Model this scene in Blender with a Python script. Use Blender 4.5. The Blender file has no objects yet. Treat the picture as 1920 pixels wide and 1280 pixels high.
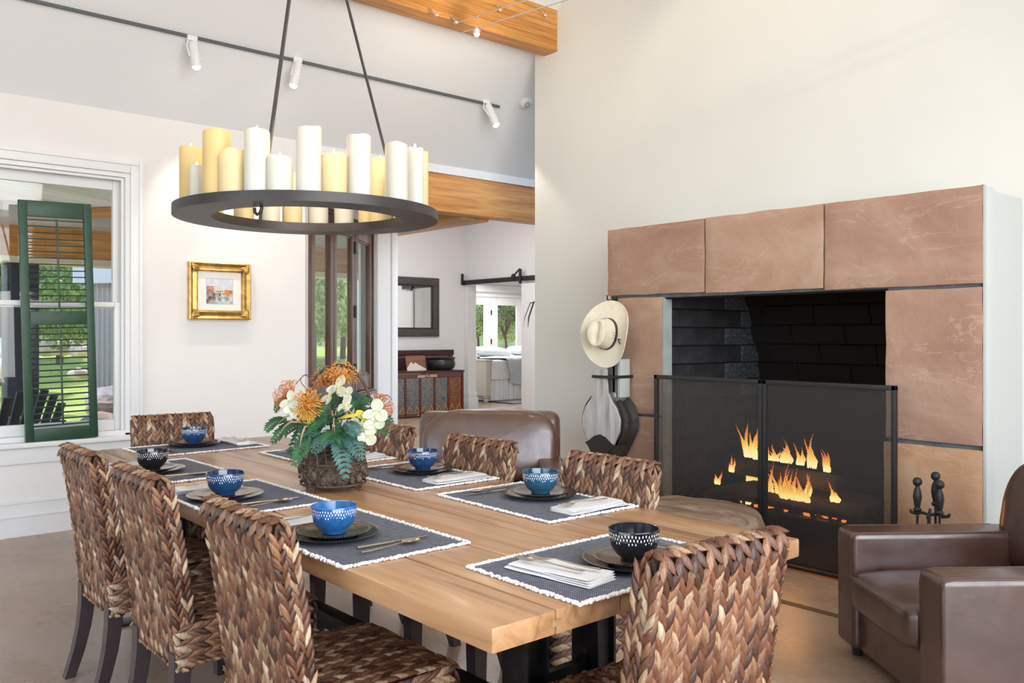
import bpy, bmesh, math, random
from mathutils import Vector, Matrix, noise

# ------------------------------------------------------------------ camera, sky, sun, large lights, exposure
SC = bpy.context.scene
COL = SC.collection
CAM_H = 1.33
FOC = 1610.0            # focal length in pixels of the 1920 x 1280 frame
HORIZON = 626.0
YAW = math.radians(41.0)
cam_d = bpy.data.cameras.new('camera')
cam = bpy.data.objects.new('camera', cam_d)
COL.objects.link(cam)
cam.location = (0, 0, CAM_H)
cam.rotation_euler = (math.pi / 2, 0, -YAW)
cam_d.sensor_width = 36.0
cam_d.lens = 36.0 * FOC / 1920.0
cam_d.shift_y = -(640.0 - HORIZON) / 1920.0
cam_d.clip_end = 300
SC.camera = cam

SC.view_settings.view_transform = 'Standard'
SC.view_settings.look = 'None'
SC.view_settings.gamma = 1.0
SC.view_settings.use_curve_mapping = False
SC.view_settings.exposure = 0.12

world = bpy.data.worlds.new('sky')
SC.world = world
world.use_nodes = True
wn = world.node_tree
sky = wn.nodes.new('ShaderNodeTexSky')
sky.sky_type = 'NISHITA'
sky.sun_disc = False
sky.sun_elevation = math.radians(52)
sky.sun_rotation = math.radians(35)
sky.air_density = 1.0
sky.dust_density = 1.5
wn.links.new(sky.outputs[0], wn.nodes['Background'].inputs[0])
wn.nodes['Background'].inputs[1].default_value = 0.62


def lamp(name, kind, loc, target, energy, color=(1, 1, 1), size=(1, 1), spot=None, blend=0.3, radius=0.05, parent=None):
    d = bpy.data.lights.new(name, kind)
    d.energy = energy
    d.color = color
    if kind == 'AREA':
        d.shape = 'RECTANGLE'
        d.size, d.size_y = size
    elif kind == 'SUN':
        d.angle = math.radians(1.5)
    else:
        d.shadow_soft_size = radius
        if kind == 'SPOT':
            d.spot_size = math.radians(spot)
            d.spot_blend = blend
    o = bpy.data.objects.new(name, d)
    COL.objects.link(o)
    o.location = loc
    o.rotation_euler = (Vector(target) - Vector(loc)).to_track_quat('-Z', 'Y').to_euler()
    if parent:
        o.parent = parent
    return o


lamp('sun', 'SUN', (10, 14, 20), (0, 0, 0), 5.5, (1.0, 0.95, 0.86))
# added area lamps stand in for daylight: unseen windows behind and left, hall, bedroom
lamp('window_fill', 'AREA', (0.4, -2.45, 1.75), (0.4, 0, 1.45), 240, (0.98, 0.985, 1.0), (5.6, 2.5))
lamp('window_fill', 'AREA', (-3.45, 1.6, 1.75), (0, 1.6, 1.0), 46, (0.90, 0.95, 1.0), (5.0, 2.3))
lamp('upper_fill', 'AREA', (2.4, -2.45, 3.85), (3.2, 3, 3.8), 112, (1.0, 0.965, 0.91), (3.6, 1.1))  # added fill for ceiling, beam and window wall; no window known there
lamp('hall_fill', 'AREA', (6.9, 9.6, 3.42), (6.9, 9.6, 0), 72, (0.97, 0.98, 1.0), (2.2, 3.0))  # added fill lamp under the hall ceiling
lamp('hall_fill', 'AREA', (6.6, 6.7, 1.8), (7.2, 12, 1.5), 28, (0.97, 0.98, 1.0), (1.0, 2.0))  # second added fill, aimed down the hall
lamp('bedroom_fill', 'AREA', (12.6, 14.6, 3.0), (12.2, 13.6, 0), 150, (0.95, 0.98, 1.0), (3.0, 2.0))  # added fill lamp under the bedroom ceiling


def pix(px, py, depth):
    """World point seen at (px, py) of the photograph at that depth along the view."""
    a, b = math.sin(YAW), math.cos(YAW)
    lat = (px - 960) / FOC * depth
    return Vector((a * depth + b * lat, b * depth - a * lat, CAM_H - (py - HORIZON) / FOC * depth))


def on_x(px, py, x):
    d = pix(px, py, 1.0)
    d.z -= CAM_H
    p = d * (x / d.x)
    p.z += CAM_H
    return p


def on_y(px, py, y):
    d = pix(px, py, 1.0)
    d.z -= CAM_H
    p = d * (y / d.y)
    p.z += CAM_H
    return p


# ------------------------------------------------------------------ materials
def new_mat(name):
    m = bpy.data.materials.new(name)
    m.use_nodes = True
    nt = m.node_tree
    return m, nt, nt.nodes, nt.links, nt.nodes['Principled BSDF']


def setp(b, rough=0.5, metal=0.0, spec=0.5, coat=0.0):
    b.inputs['Roughness'].default_value = rough
    b.inputs['Metallic'].default_value = metal
    b.inputs['Specular IOR Level'].default_value = spec
    b.inputs['Coat Weight'].default_value = coat
    b.inputs['Coat Roughness'].default_value = 0.15


def coords(nd, ln, scale=(1, 1, 1), rot=(0, 0, 0), gen='Object'):
    t = nd.new('ShaderNodeTexCoord')
    mp = nd.new('ShaderNodeMapping')
    mp.inputs['Scale'].default_value = scale
    mp.inputs['Rotation'].default_value = rot
    ln.new(t.outputs[gen], mp.inputs[0])
    return mp.outputs[0]


def ramp(nd, ln, fac, stops):
    r = nd.new('ShaderNodeValToRGB')
    el = r.color_ramp.elements
    while len(el) < len(stops):
        el.new(0.5)
    for e, (p, c) in zip(el, stops):
        e.position = p
        e.color = (*c, 1)
    ln.new(fac, r.inputs[0])
    return r.outputs[0]


def noise_tex(nd, ln, vec, scale, detail=4, rough=0.55, dist=0.0):
    n = nd.new('ShaderNodeTexNoise')
    n.inputs['Scale'].default_value = scale
    n.inputs['Detail'].default_value = detail
    n.inputs['Roughness'].default_value = rough
    n.inputs['Distortion'].default_value = dist
    ln.new(vec, n.inputs['Vector'])
    return n.outputs['Fac']


def bump(nd, ln, b, height, strength, dist=0.01):
    bp = nd.new('ShaderNodeBump')
    bp.inputs['Strength'].default_value = strength
    bp.inputs['Distance'].default_value = dist
    ln.new(height, bp.inputs['Height'])
    ln.new(bp.outputs[0], b.inputs['Normal'])


def plain(name, color, rough=0.5, metal=0.0, spec=0.5, coat=0.0, var=0.0, vscale=8.0, bscale=0.0, bstr=0.1, bdist=0.004, stretch=(1, 1, 1)):
    m, nt, nd, ln, b = new_mat(name)
    setp(b, rough, metal, spec, coat)
    b.inputs['Base Color'].default_value = (*color, 1)
    if var:
        f = noise_tex(nd, ln, coords(nd, ln, stretch), vscale)
        lo = tuple(c * (1 - var) for c in color)
        hi = tuple(min(1, c * (1 + var)) for c in color)
        ln.new(ramp(nd, ln, f, [(0.3, lo), (0.7, hi)]), b.inputs['Base Color'])
    if bscale:
        f = noise_tex(nd, ln, coords(nd, ln, stretch), bscale, 5)
        bump(nd, ln, b, f, bstr, bdist)
    return m


def wood(name, dark, mid, light, axis='X', rough=0.45, scale=1.0, coat=0.0, spec=0.4, knots=True):
    m, nt, nd, ln, b = new_mat(name)
    setp(b, rough, 0, spec, coat)
    s = {'X': (0.7, 9, 9), 'Y': (9, 0.7, 9), 'Z': (9, 9, 0.7)}[axis]
    s = tuple(v * scale for v in s)
    oi = nd.new('ShaderNodeObjectInfo')
    t = nd.new('ShaderNodeTexCoord')
    vm = nd.new('ShaderNodeVectorMath')
    vm.operation = 'ADD'
    sc = nd.new('ShaderNodeVectorMath')
    sc.operation = 'SCALE'
    sc.inputs[0].default_value = (7.3, 11.1, 5.7)
    ln.new(oi.outputs['Random'], sc.inputs['Scale'])
    ln.new(t.outputs['Object'], vm.inputs[0])
    ln.new(sc.outputs[0], vm.inputs[1])
    mp = nd.new('ShaderNodeMapping')
    mp.inputs['Scale'].default_value = s
    ln.new(vm.outputs[0], mp.inputs[0])
    f = noise_tex(nd, ln, mp.outputs[0], 2.2, 8, 0.6, 0.6)
    c = ramp(nd, ln, f, [(0.28, dark), (0.48, mid), (0.72, light)])
    hs = nd.new('ShaderNodeHueSaturation')
    mr = nd.new('ShaderNodeMapRange')
    mr.inputs[3].default_value = 0.84
    mr.inputs[4].default_value = 1.14
    ln.new(oi.outputs['Random'], mr.inputs[0])
    ln.new(mr.outputs[0], hs.inputs['Value'])
    ln.new(c, hs.inputs['Color'])
    ln.new(hs.outputs[0], b.inputs['Base Color'])
    f2 = noise_tex(nd, ln, mp.outputs[0], 7, 4)
    bump(nd, ln, b, f2, 0.12, 0.004)
    return m


def vcol(name, rough=0.5, spec=0.4, noise_amt=0.0):
    m, nt, nd, ln, b = new_mat(name)
    setp(b, rough, 0, spec)
    a = nd.new('ShaderNodeVertexColor')
    a.layer_name = 'Col'
    ln.new(a.outputs[0], b.inputs['Base Color'])
    if noise_amt:
        f = noise_tex(nd, ln, coords(nd, ln), 160, 4)
        bump(nd, ln, b, f, noise_amt, 0.003)
    return m


def emit(name, color, strength):
    m, nt, nd, ln, b = new_mat(name)
    b.inputs['Base Color'].default_value = (*color, 1)
    b.inputs['Emission Color'].default_value = (*color, 1)
    b.inputs['Emission Strength'].default_value = strength
    return m


def glass(name, tint=(1, 1, 1), refl=0.025):
    m, nt, nd, ln, b = new_mat(name)
    nd.remove(b)
    tr = nd.new('ShaderNodeBsdfTransparent')
    tr.inputs[0].default_value = (*tint, 1)
    gl = nd.new('ShaderNodeBsdfGlossy')
    gl.inputs['Roughness'].default_value = 0.02
    mx = nd.new('ShaderNodeMixShader')
    mx.inputs[0].default_value = refl
    ln.new(tr.outputs[0], mx.inputs[1])
    ln.new(gl.outputs[0], mx.inputs[2])
    ln.new(mx.outputs[0], nd['Material Output'].inputs[0])
    return m


MT = {}
MT['wall'] = plain('wall_paint', (0.82, 0.785, 0.76), 0.85, spec=0.2, var=0.015, vscale=2, bscale=90, bstr=0.04)
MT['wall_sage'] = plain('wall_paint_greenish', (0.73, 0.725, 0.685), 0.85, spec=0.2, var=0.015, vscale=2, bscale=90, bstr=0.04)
MT['ceiling'] = plain('ceiling_paint', (0.81, 0.81, 0.82), 0.9, spec=0.2)
MT['trim'] = plain('white_trim_paint', (0.83, 0.82, 0.81), 0.4, spec=0.4)
MT['hall'] = plain('hall_paint', (0.82, 0.80, 0.79), 0.85, spec=0.2)
MT['black_iron'] = plain('black_iron', (0.035, 0.033, 0.034), 0.45, 0.5, bscale=60, bstr=0.1)
MT['bronze'] = plain('dark_bronze_iron', (0.045, 0.038, 0.036), 0.42, 0.35, var=0.3, vscale=6, bscale=120, bstr=0.05)
MT['steel'] = plain('silverware_steel', (0.60, 0.54, 0.46), 0.2, 1.0)
MT['chrome'] = plain('chrome', (0.8, 0.8, 0.8), 0.1, 1.0)
MT['white_metal'] = plain('white_lamp_enamel', (0.8, 0.8, 0.79), 0.35)
MT['bulb'] = emit('lamp_bulb', (1.0, 0.95, 0.86), 25)
MT['glass'] = glass('window_glass')
MT['beam'] = wood('fir_beam_wood', (0.42, 0.16, 0.035), (0.62, 0.275, 0.07), (0.76, 0.40, 0.13), 'X', 0.42, 1.0, spec=0.35)
MT['beam_y'] = wood('fir_beam_wood_across', (0.36, 0.18, 0.08), (0.5, 0.28, 0.13), (0.62, 0.38, 0.2), 'Y', 0.45, 1.0)
MT['plank'] = wood('table_plank_wood', (0.21, 0.095, 0.036), (0.37, 0.20, 0.092), (0.46, 0.27, 0.14), 'Y', 0.30, 1.0, coat=0.12, spec=0.45)
MT['dark_wood'] = plain('dark_stained_leg_wood', (0.038, 0.024, 0.028), 0.3, spec=0.5, coat=0.2, var=0.25, vscale=14)
MT['green'] = plain('green_shutter_paint', (0.012, 0.055, 0.026), 0.42, var=0.2, vscale=20, bscale=40, bstr=0.1)
def weave_mat():
    m, nt, nd, ln, b = new_mat('woven_seagrass')
    setp(b, 0.32, 0, 0.6)
    a = nd.new('ShaderNodeVertexColor')
    a.layer_name = 'Col'
    f = noise_tex(nd, ln, coords(nd, ln, (260, 260, 38)), 1.0, 5, 0.6, 0.3)
    mix = nd.new('ShaderNodeMix')
    mix.data_type = 'RGBA'
    mix.blend_type = 'MULTIPLY'
    mix.inputs[0].default_value = 1.0
    ln.new(a.outputs[0], mix.inputs[6])
    ln.new(ramp(nd, ln, f, [(0.28, (0.45, 0.42, 0.40)), (0.5, (0.95, 0.95, 0.95)), (0.75, (1.45, 1.5, 1.55))]), mix.inputs[7])
    ln.new(mix.outputs[2], b.inputs['Base Color'])
    ln.new(ramp(nd, ln, f, [(0.3, (0.45,) * 3), (0.7, (0.24,) * 3)]), b.inputs['Roughness'])
    bump(nd, ln, b, f, 0.55, 0.004)
    return m


MT['weave'] = weave_mat()
MT['weave_core'] = plain('seagrass_under_weave', (0.06, 0.028, 0.016), 0.7)
MT['mat_cloth'] = None
MT['stone'] = None


def floor_mat():
    m, nt, nd, ln, b = new_mat('stained_concrete')
    setp(b, 0.3, 0, 0.4)
    v = coords(nd, ln)
    f = noise_tex(nd, ln, v, 1.3, 6, 0.6, 0.5)
    f2 = noise_tex(nd, ln, v, 35, 4, 0.6)
    mx = nd.new('ShaderNodeMath')
    mx.operation = 'MULTIPLY_ADD'
    mx.inputs[1].default_value = 0.25
    ln.new(f2, mx.inputs[0])
    ln.new(f, mx.inputs[2])
    ln.new(ramp(nd, ln, mx.outputs[0], [(0.4, (0.29, 0.195, 0.135)), (0.62, (0.39, 0.28, 0.20)), (0.85, (0.46, 0.35, 0.265))]), b.inputs['Base Color'])
    ln.new(ramp(nd, ln, f, [(0.3, (0.22,) * 3), (0.7, (0.36,) * 3)]), b.inputs['Roughness'])
    return m


def stone_mat(name, a, bb, c, seed):
    m, nt, nd, ln, b = new_mat(name)
    setp(b, 0.78, 0, 0.25)
    v = coords(nd, ln, (1, 1, 1.6), (0.5, 0.2, seed))
    f = noise_tex(nd, ln, v, 1.5, 7, 0.58, 0.8)
    col = ramp(nd, ln, f, [(0.25, a), (0.5, bb), (0.75, c)])
    v2 = coords(nd, ln, (1, 0.6, 2.6), (0.6, 0.3, seed * 2))
    vein = noise_tex(nd, ln, v2, 1.3, 6, 0.6, 1.2)
    veinc = ramp(nd, ln, vein, [(0.493, (0, 0, 0)), (0.503, (1, 1, 1)), (0.513, (0, 0, 0))])
    mix = nd.new('ShaderNodeMix')
    mix.data_type = 'RGBA'
    mm = nd.new('ShaderNodeMath')
    mm.operation = 'MULTIPLY'
    mm.inputs[1].default_value = 0.3
    ln.new(veinc, mm.inputs[0])
    ln.new(mm.outputs[0], mix.inputs[0])
    ln.new(col, mix.inputs[6])
    mix.inputs[7].default_value = (0.66, 0.48, 0.38, 1)
    ln.new(mix.outputs[2], b.inputs['Base Color'])
    f3 = noise_tex(nd, ln, coords(nd, ln), 9, 9, 0.65, 0.4)
    bump(nd, ln, b, f3, 0.45, 0.02)
    return m


def leather_mat(name, a, c):
    m, nt, nd, ln, b = new_mat(name)
    setp(b, 0.36, 0, 0.9, 0.3)
    v = coords(nd, ln)
    f = noise_tex(nd, ln, v, 3.2, 6, 0.6, 0.8)
    ln.new(ramp(nd, ln, f, [(0.3, a), (0.72, c)]), b.inputs['Base Color'])
    g = noise_tex(nd, ln, v, 6, 3, 0.5)
    ln.new(ramp(nd, ln, g, [(0.3, (0.26,) * 3), (0.7, (0.48,) * 3)]), b.inputs['Roughness'])
    w = noise_tex(nd, ln, coords(nd, ln, (1, 1, 1), (0.3, 0.6, 0.2)), 7, 3, 0.5, 1.6)
    bump(nd, ln, b, w, 0.16, 0.012)
    return m


MT['floor'] = floor_mat()
MT['stone_a'] = stone_mat('sandstone_brown_pink', (0.31, 0.175, 0.12), (0.40, 0.245, 0.175), (0.49, 0.33, 0.245), 0.3)
MT['stone_b'] = stone_mat('sandstone_tan', (0.34, 0.20, 0.13), (0.44, 0.275, 0.19), (0.52, 0.36, 0.265), 1.1)
MT['stone_c'] = stone_mat('sandstone_ochre', (0.40, 0.20, 0.09), (0.52, 0.30, 0.165), (0.60, 0.42, 0.30), 2.0)
MT['mortar'] = plain('grey_mortar', (0.11, 0.12, 0.125), 0.9, var=0.3, vscale=12)
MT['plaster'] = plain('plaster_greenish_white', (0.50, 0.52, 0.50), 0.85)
MT['firebrick'] = plain('sooty_firebrick', (0.028, 0.03, 0.034), 0.75, spec=0.25, var=0.55, vscale=7, bscale=70, bstr=0.4, bdist=0.004)
MT['firebrick_grey'] = plain('grey_speckled_firebrick', (0.06, 0.078, 0.095), 0.75, spec=0.3, var=0.8, vscale=60, bscale=70, bstr=0.4)
MT['soot'] = plain('soot_black', (0.012, 0.012, 0.013), 0.85, spec=0.15)
MT['firewood'] = plain('charred_bark', (0.035, 0.02, 0.014), 0.85, var=0.6, vscale=10, bscale=22, bstr=0.8, bdist=0.02, stretch=(0.3, 1, 1))
MT['leather'] = leather_mat('brown_leather', (0.04, 0.015, 0.010), (0.082, 0.033, 0.021))
MT['leather_brown'] = leather_mat('tan_brown_leather', (0.07, 0.028, 0.015), (0.12, 0.05, 0.028))


# ------------------------------------------------------------------ mesh helpers
class MB:
    """Collects shapes; build() links them as one mesh object."""

    def __init__(s):
        s.v, s.f, s.c = [], [], []

    def add(s, vs, fs, M=None, c=None):
        o = len(s.v)
        s.v += [tuple(M @ Vector(p)) for p in vs] if M is not None else [tuple(p) for p in vs]
        s.f += [tuple(i + o for i in f) for f in fs]
        s.c += [c] * len(fs)
        return s

    def box(s, x0, y0, z0, x1, y1, z1, b=0.0, seg=2, M=None, c=None):
        if b <= 0:
            vs = [(x0, y0, z0), (x1, y0, z0), (x1, y1, z0), (x0, y1, z0), (x0, y0, z1), (x1, y0, z1), (x1, y1, z1), (x0, y1, z1)]
            fs = [(0, 3, 2, 1), (4, 5, 6, 7), (0, 1, 5, 4), (1, 2, 6, 5), (2, 3, 7, 6), (3, 0, 4, 7)]
            return s.add(vs, fs, M, c)
        bm = bmesh.new()
        bmesh.ops.create_cube(bm, size=1)
        for v in bm.verts:
            v.co = Vector(((x0 + x1) / 2 + v.co.x * (x1 - x0), (y0 + y1) / 2 + v.co.y * (y1 - y0), (z0 + z1) / 2 + v.co.z * (z1 - z0)))
        bmesh.ops.bevel(bm, geom=bm.edges[:], offset=b, segments=seg, profile=0.6, affect='EDGES', clamp_overlap=True)
        bm.verts.index_update()
        vs = [tuple(v.co) for v in bm.verts]
        fs = [tuple(v.index for v in f.verts) for f in bm.faces]
        bm.free()
        return s.add(vs, fs, M, c)

    def tube(s, path, r, n=8, caps=True, M=None, c=None, flat=1.0, up=None):
        path = [Vector(p) for p in path]
        k = len(path)
        rs = r if isinstance(r, (list, tuple)) else [r] * k
        vs, fs = [], []
        prev = Vector(up) if up else None
        for i, p in enumerate(path):
            t = (path[min(i + 1, k - 1)] - path[max(i - 1, 0)])
            t = t.normalized() if t.length > 1e-9 else Vector((0, 0, 1))
            if prev is None:
                prev = t.orthogonal()
            a = (prev - t * prev.dot(t))
            a = a.normalized() if a.length > 1e-6 else t.orthogonal().normalized()
            prev = a
            b = t.cross(a)
            for j in range(n):
                an = 2 * math.pi * j / n
                vs.append(p + (a * math.cos(an) + b * math.sin(an) * flat) * rs[i])
        for i in range(k - 1):
            for j in range(n):
                fs.append((i * n + j, i * n + (j + 1) % n, (i + 1) * n + (j + 1) % n, (i + 1) * n + j))
        if caps:
            fs.append(tuple(range(n))[::-1])
            fs.append(tuple(range((k - 1) * n, k * n)))
        return s.add(vs, fs, M, c)

    def lathe(s, prof, n=24, M=None, c=None, close=False):
        vs, fs = [], []
        k = len(prof)
        for r, z in prof:
            for j in range(n):
                a = 2 * math.pi * j / n
                vs.append((r * math.cos(a), r * math.sin(a), z))
        for i in range(k - 1 + (1 if close else 0)):
            i2 = (i + 1) % k
            for j in range(n):
                fs.append((i * n + j, i * n + (j + 1) % n, i2 * n + (j + 1) % n, i2 * n + j))
        if not close:
            if prof[0][0] > 1e-6:
                fs.append(tuple(range(n))[::-1])
            if prof[-1][0] > 1e-6:
                fs.append(tuple(range((k - 1) * n, k * n)))
        return s.add(vs, fs, M, c)

    def prism(s, poly, z0, z1, M=None, c=None):
        n = len(poly)
        vs = [(x, y, z0) for x, y in poly] + [(x, y, z1) for x, y in poly]
        fs = [tuple(range(n))[::-1], tuple(range(n, 2 * n))]
        fs += [(i, (i + 1) % n, n + (i + 1) % n, n + i) for i in range(n)]
        return s.add(vs, fs, M, c)

    def ball(s, rx, ry, rz, n=12, m=8, M=None, c=None):
        vs, fs = [(0, 0, -rz)], []
        for i in range(1, m):
            th = math.pi * i / m - math.pi / 2
            for j in range(n):
                a = 2 * math.pi * j / n
                vs.append((rx * math.cos(th) * math.cos(a), ry * math.cos(th) * math.sin(a), rz * math.sin(th)))
        vs.append((0, 0, rz))
        for j in range(n):
            fs.append((0, 1 + (j + 1) % n, 1 + j))
            fs.append((len(vs) - 1, 1 + (m - 2) * n + j, 1 + (m - 2) * n + (j + 1) % n))
        for i in range(m - 2):
            for j in range(n):
                fs.append((1 + i * n + j, 1 + i * n + (j + 1) % n, 1 + (i + 1) * n + (j + 1) % n, 1 + (i + 1) * n + j))
        return s.add(vs, fs, M, c)

    def grid(s, fn, nu, nv, M=None, c=None, wrap=False):
        vs = [fn(i / (nu if wrap else nu - 1), j / (nv - 1)) for j in range(nv) for i in range(nu)]
        fs = []
        for j in range(nv - 1):
            for i in range(nu if wrap else nu - 1):
                i2 = (i + 1) % nu
                fs.append((j * nu + i, j * nu + i2, (j + 1) * nu + i2, (j + 1) * nu + i))
        return s.add(vs, fs, M, c)

    def mesh(s, name, mat, smooth=35, normals=True):
        me = bpy.data.meshes.new(name)
        me.from_pydata(s.v, [], s.f)
        if normals and len(s.f) < 6000:
            bm = bmesh.new()
            bm.from_mesh(me)
            bmesh.ops.recalc_face_normals(bm, faces=bm.faces[:])
            bm.to_mesh(me)
            bm.free()
        if any(c is not None for c in s.c):
            at = me.color_attributes.new('Col', 'FLOAT_COLOR', 'CORNER')
            buf = []
            for p, c in zip(me.polygons, s.c):
                c = c or (0.5, 0.5, 0.5)
                buf += [c[0], c[1], c[2], 1.0] * p.loop_total
            at.data.foreach_set('color', buf)
        me.materials.append(mat)
        if smooth:
            me.shade_smooth()
            if smooth < 180:
                me.set_sharp_from_angle(angle=math.radians(smooth))
        return me

    def build(s, name, mat, parent=None, loc=None, rot=None, smooth=35, normals=True):
        return inst(name, s.mesh(name, mat, smooth, normals), parent, loc, rot)


def inst(name, me, parent=None, loc=None, rot=None, scale=None):
    o = bpy.data.objects.new(name, me)
    COL.objects.link(o)
    if parent is not None:
        o.parent = parent
    if loc is not None:
        o.location = loc
    if rot is not None:
        o.rotation_euler = rot
    if scale is not None:
        o.scale = scale
    return o


def tag(o, label=None, cat=None, group=None, kind=None):
    if label:
        o['label'] = label
    if cat:
        o['category'] = cat
    if group:
        o['group'] = group
    if kind:
        o['kind'] = kind
    return o


def thing(name, label, cat, loc=(0, 0, 0), rz=0.0, group=None):
    o = bpy.data.objects.new(name, None)
    o.empty_display_size = 0.1
    COL.objects.link(o)
    o.location = loc
    o.rotation_euler = (0, 0, rz)
    return tag(o, label, cat, group)


def structure(name, mb, mat, label, cat=None, parent=None, smooth=35):
    o = mb.build(name, mat, parent, smooth=smooth)
    return tag(o, label, cat or ('wall' if name.startswith('wall') else name.split('_')[0]), kind='structure')


def kids(o):
    return list(o.children)


def copy_tree(o, parent=None):
    c = o.copy()
    COL.objects.link(c)
    c.parent = parent
    for ch in kids(o):
        copy_tree(ch, c)
    return c


def TR(x, y, z):
    return Matrix.Translation((x, y, z))


def RZ(a):
    return Matrix.Rotation(a, 4, 'Z')


def align(p, d):
    """Matrix that puts local z along d at point p."""
    return Matrix.Translation(p) @ Vector(d).to_track_quat('Z', 'Y').to_matrix().to_4x4()

# ------------------------------------------------------------------ the room shell
XW, YEND = 5.05, 5.505            # fireplace wall and its far end
YB = 6.39                         # window wall
WL = 3.32                         # right end of the window wall
CEIL = 4.5

structure('floor', MB().box(-3.6, -2.6, -0.12, 5.25, 6.57, 0.0).prism([(3.36, 6.57), (5.25, 6.57), (5.25, 5.3), (16.2, 5.3), (16.2, 16.1), (9.4, 16.1), (9.4, 12.25), (7.55, 12.25), (5.0, 8.3)], -0.12, 0.0), MT['floor'], 'brown stained polished concrete floor', 'floor')
structure('floor_joint', MB().box(3.79, -2.5, 0.0, 3.84, 5.4, 0.002), plain('joint_filler', (0.10, 0.065, 0.042), 0.5), 'dark saw-cut strip in the concrete floor before the hearth', 'floor')

# window wall with a hole for the window
WX0, WX1, WZ0, WZ1 = -0.35, 1.955, 0.63, 2.47
mb = MB()
mb.box(-3.6, YB, 0, WX0, YB + 0.18, 2.9).box(WX1, YB, 0, WL, YB + 0.18, 2.9)
mb.box(WX0, YB, 0, WX1, YB + 0.18, WZ0).box(WX0, YB, WZ1, WX1, YB + 0.18, 2.9)
structure('wall_back', mb, MT['wall'], 'warm white wall with the window and the small painting')
# wall with the fireplace
FY0, FY1 = 1.66, 4.128            # chimney block
OY0, OY1, OZ = 2.137, 3.645, 1.56  # fire opening
mb = MB()
mb.box(XW, -2.6, 0, XW + 0.2, OY0 - 0.11, 4.6).box(XW, OY1 + 0.11, 0, XW + 0.2, YEND, 4.6).box(XW, OY0 - 0.11, 1.98, XW + 0.2, OY1 + 0.11, 4.6)
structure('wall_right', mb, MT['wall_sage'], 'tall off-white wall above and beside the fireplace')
# unseen walls behind the camera and on the left; openings added for fill lamps
mb = MB()
mb.box(-3.6, -2.7, 0, -2.1, -2.6, 4.6).box(3.3, -2.7, 0, XW, -2.6, 4.6).box(-2.1, -2.7, 3.1, 3.3, -2.6, 3.2).box(-2.1, -2.7, 0, 3.3, -2.6, 0.4).box(-2.1, -2.7, 4.45, 3.3, -2.6, 4.6)
structure('wall_front', mb, MT['wall'], 'white wall with openings added for fill light on the viewer side of the room')
mb = MB()
mb.box(-3.7, -2.6, 0, -3.6, -0.9, 4.6).box(-3.7, 4.1, 0, -3.6, YB, 4.6).box(-3.7, -0.9, 2.9, -3.6, 4.1, 4.6).box(-3.7, -0.9, 0, -3.6, 4.1, 0.5)
structure('wall_left', mb, MT['wall'], 'white wall with openings added for fill light on the side opposite the fireplace')
# ceiling: 45 degree slope over the window side, flat above
y1 = YB - (CEIL - 2.9)
mb = MB()
mb.add([(-3.7, YB + 0.2, 2.7), (7.2, YB + 0.2, 2.7), (7.2, y1, CEIL), (-3.7, y1, CEIL), (-3.7, YB + 0.2, 2.86), (7.2, YB + 0.2, 2.86), (7.2, y1, CEIL + 0.16), (-3.7, y1, CEIL + 0.16)],
       [(0, 1, 2, 3), (4, 7, 6, 5), (0, 4, 5, 1), (1, 5, 6, 2), (2, 6, 7, 3), (3, 7, 4, 0)])
mb.box(-3.7, -2.7, CEIL, 7.2, y1 + 0.01, CEIL + 0.16)
structure('ceiling', mb, MT['ceiling'], 'white sloping ceiling over the dining room', 'ceiling')

# baseboard and sill apron under the window
mb = MB().box(-3.6, YB - 0.022, 0, WL, YB, 0.125).box(-3.6, YB - 0.028, 0.125, WL, YB, 0.138, 0.005)
mb.box(-3.6, YB - 0.016, 0.138, WL, YB, 0.215).box(-3.6, YB - 0.024, 0.215, WL, YB, 0.228, 0.005)
structure('baseboard_back', mb, MT['trim'], 'tall white stepped baseboard under the window', 'baseboard')

# ---- window 1
win = thing('window_1', 'tall white double-hung window at the left with the green shutter before it', 'window')
tag(win, kind='structure')
mb = MB()
cw = 0.078
for (a, b, c, d) in ((WX1, WZ0 - 0.02, WX1 + cw, WZ1 + cw), (WX0 - cw, WZ0 - 0.02, WX0, WZ1 + cw), (WX0 + 0.001, WZ1, WX1 - 0.001, WZ1 + cw - 0.001)):
    mb.box(a, YB - 0.02, b, c, YB, d, 0.004)
mb.box(WX1 + cw - 0.022, YB - 0.034, WZ0 - 0.02, WX1 + cw + 0.003, YB - 0.001, WZ1 + cw + 0.003, 0.004).box(WX0, YB - 0.033, WZ1 + cw - 0.022, WX1 + cw - 0.0235, YB - 0.001, WZ1 + cw + 0.002, 0.004)
mb.build('window_casing', MT['trim'], win)
mb = MB().box(WX0 - 0.12, YB - 0.075, WZ0 - 0.045, WX1 + 0.02 + cw, YB + 0.02, WZ0 - 0.012, 0.008)
mb.build('window_sill', MT['trim'], win)
MB().box(WX0 - 0.08, YB - 0.026, WZ0 - 0.155, WX1 + cw, YB, WZ0 - 0.045, 0.01).build('sill_apron', MT['trim'], win)
mb = MB().box(WX1 - 0.03, YB, WZ0 - 0.012, WX1, YB + 0.18, WZ1).box(WX0, YB, WZ0 - 0.012, WX0 + 0.03, YB + 0.18, WZ1)
mb.box(WX0 + 0.0305, YB + 0.001, WZ1 - 0.03, WX1 - 0.0305, YB + 0.179, WZ1 - 0.001).box(WX0 + 0.0305, YB + 0.001, WZ0 - 0.011, WX1 - 0.0305, YB + 0.179, WZ0 + 0.02)
mb.box(WX1 - 0.05, YB + 0.03, WZ0 + 0.021, WX1 - 0.031, YB + 0.045, WZ1 - 0.0315).box(WX0 + 0.032, YB + 0.03, WZ1 - 0.05, WX1 - 0.051, YB + 0.045, WZ1 - 0.0315)
mb.build('window_jamb', MT['trim'], win)
SX0, SX1 = WX0 + 0.03, WX1 - 0.03
ZM = 1.53
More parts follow.
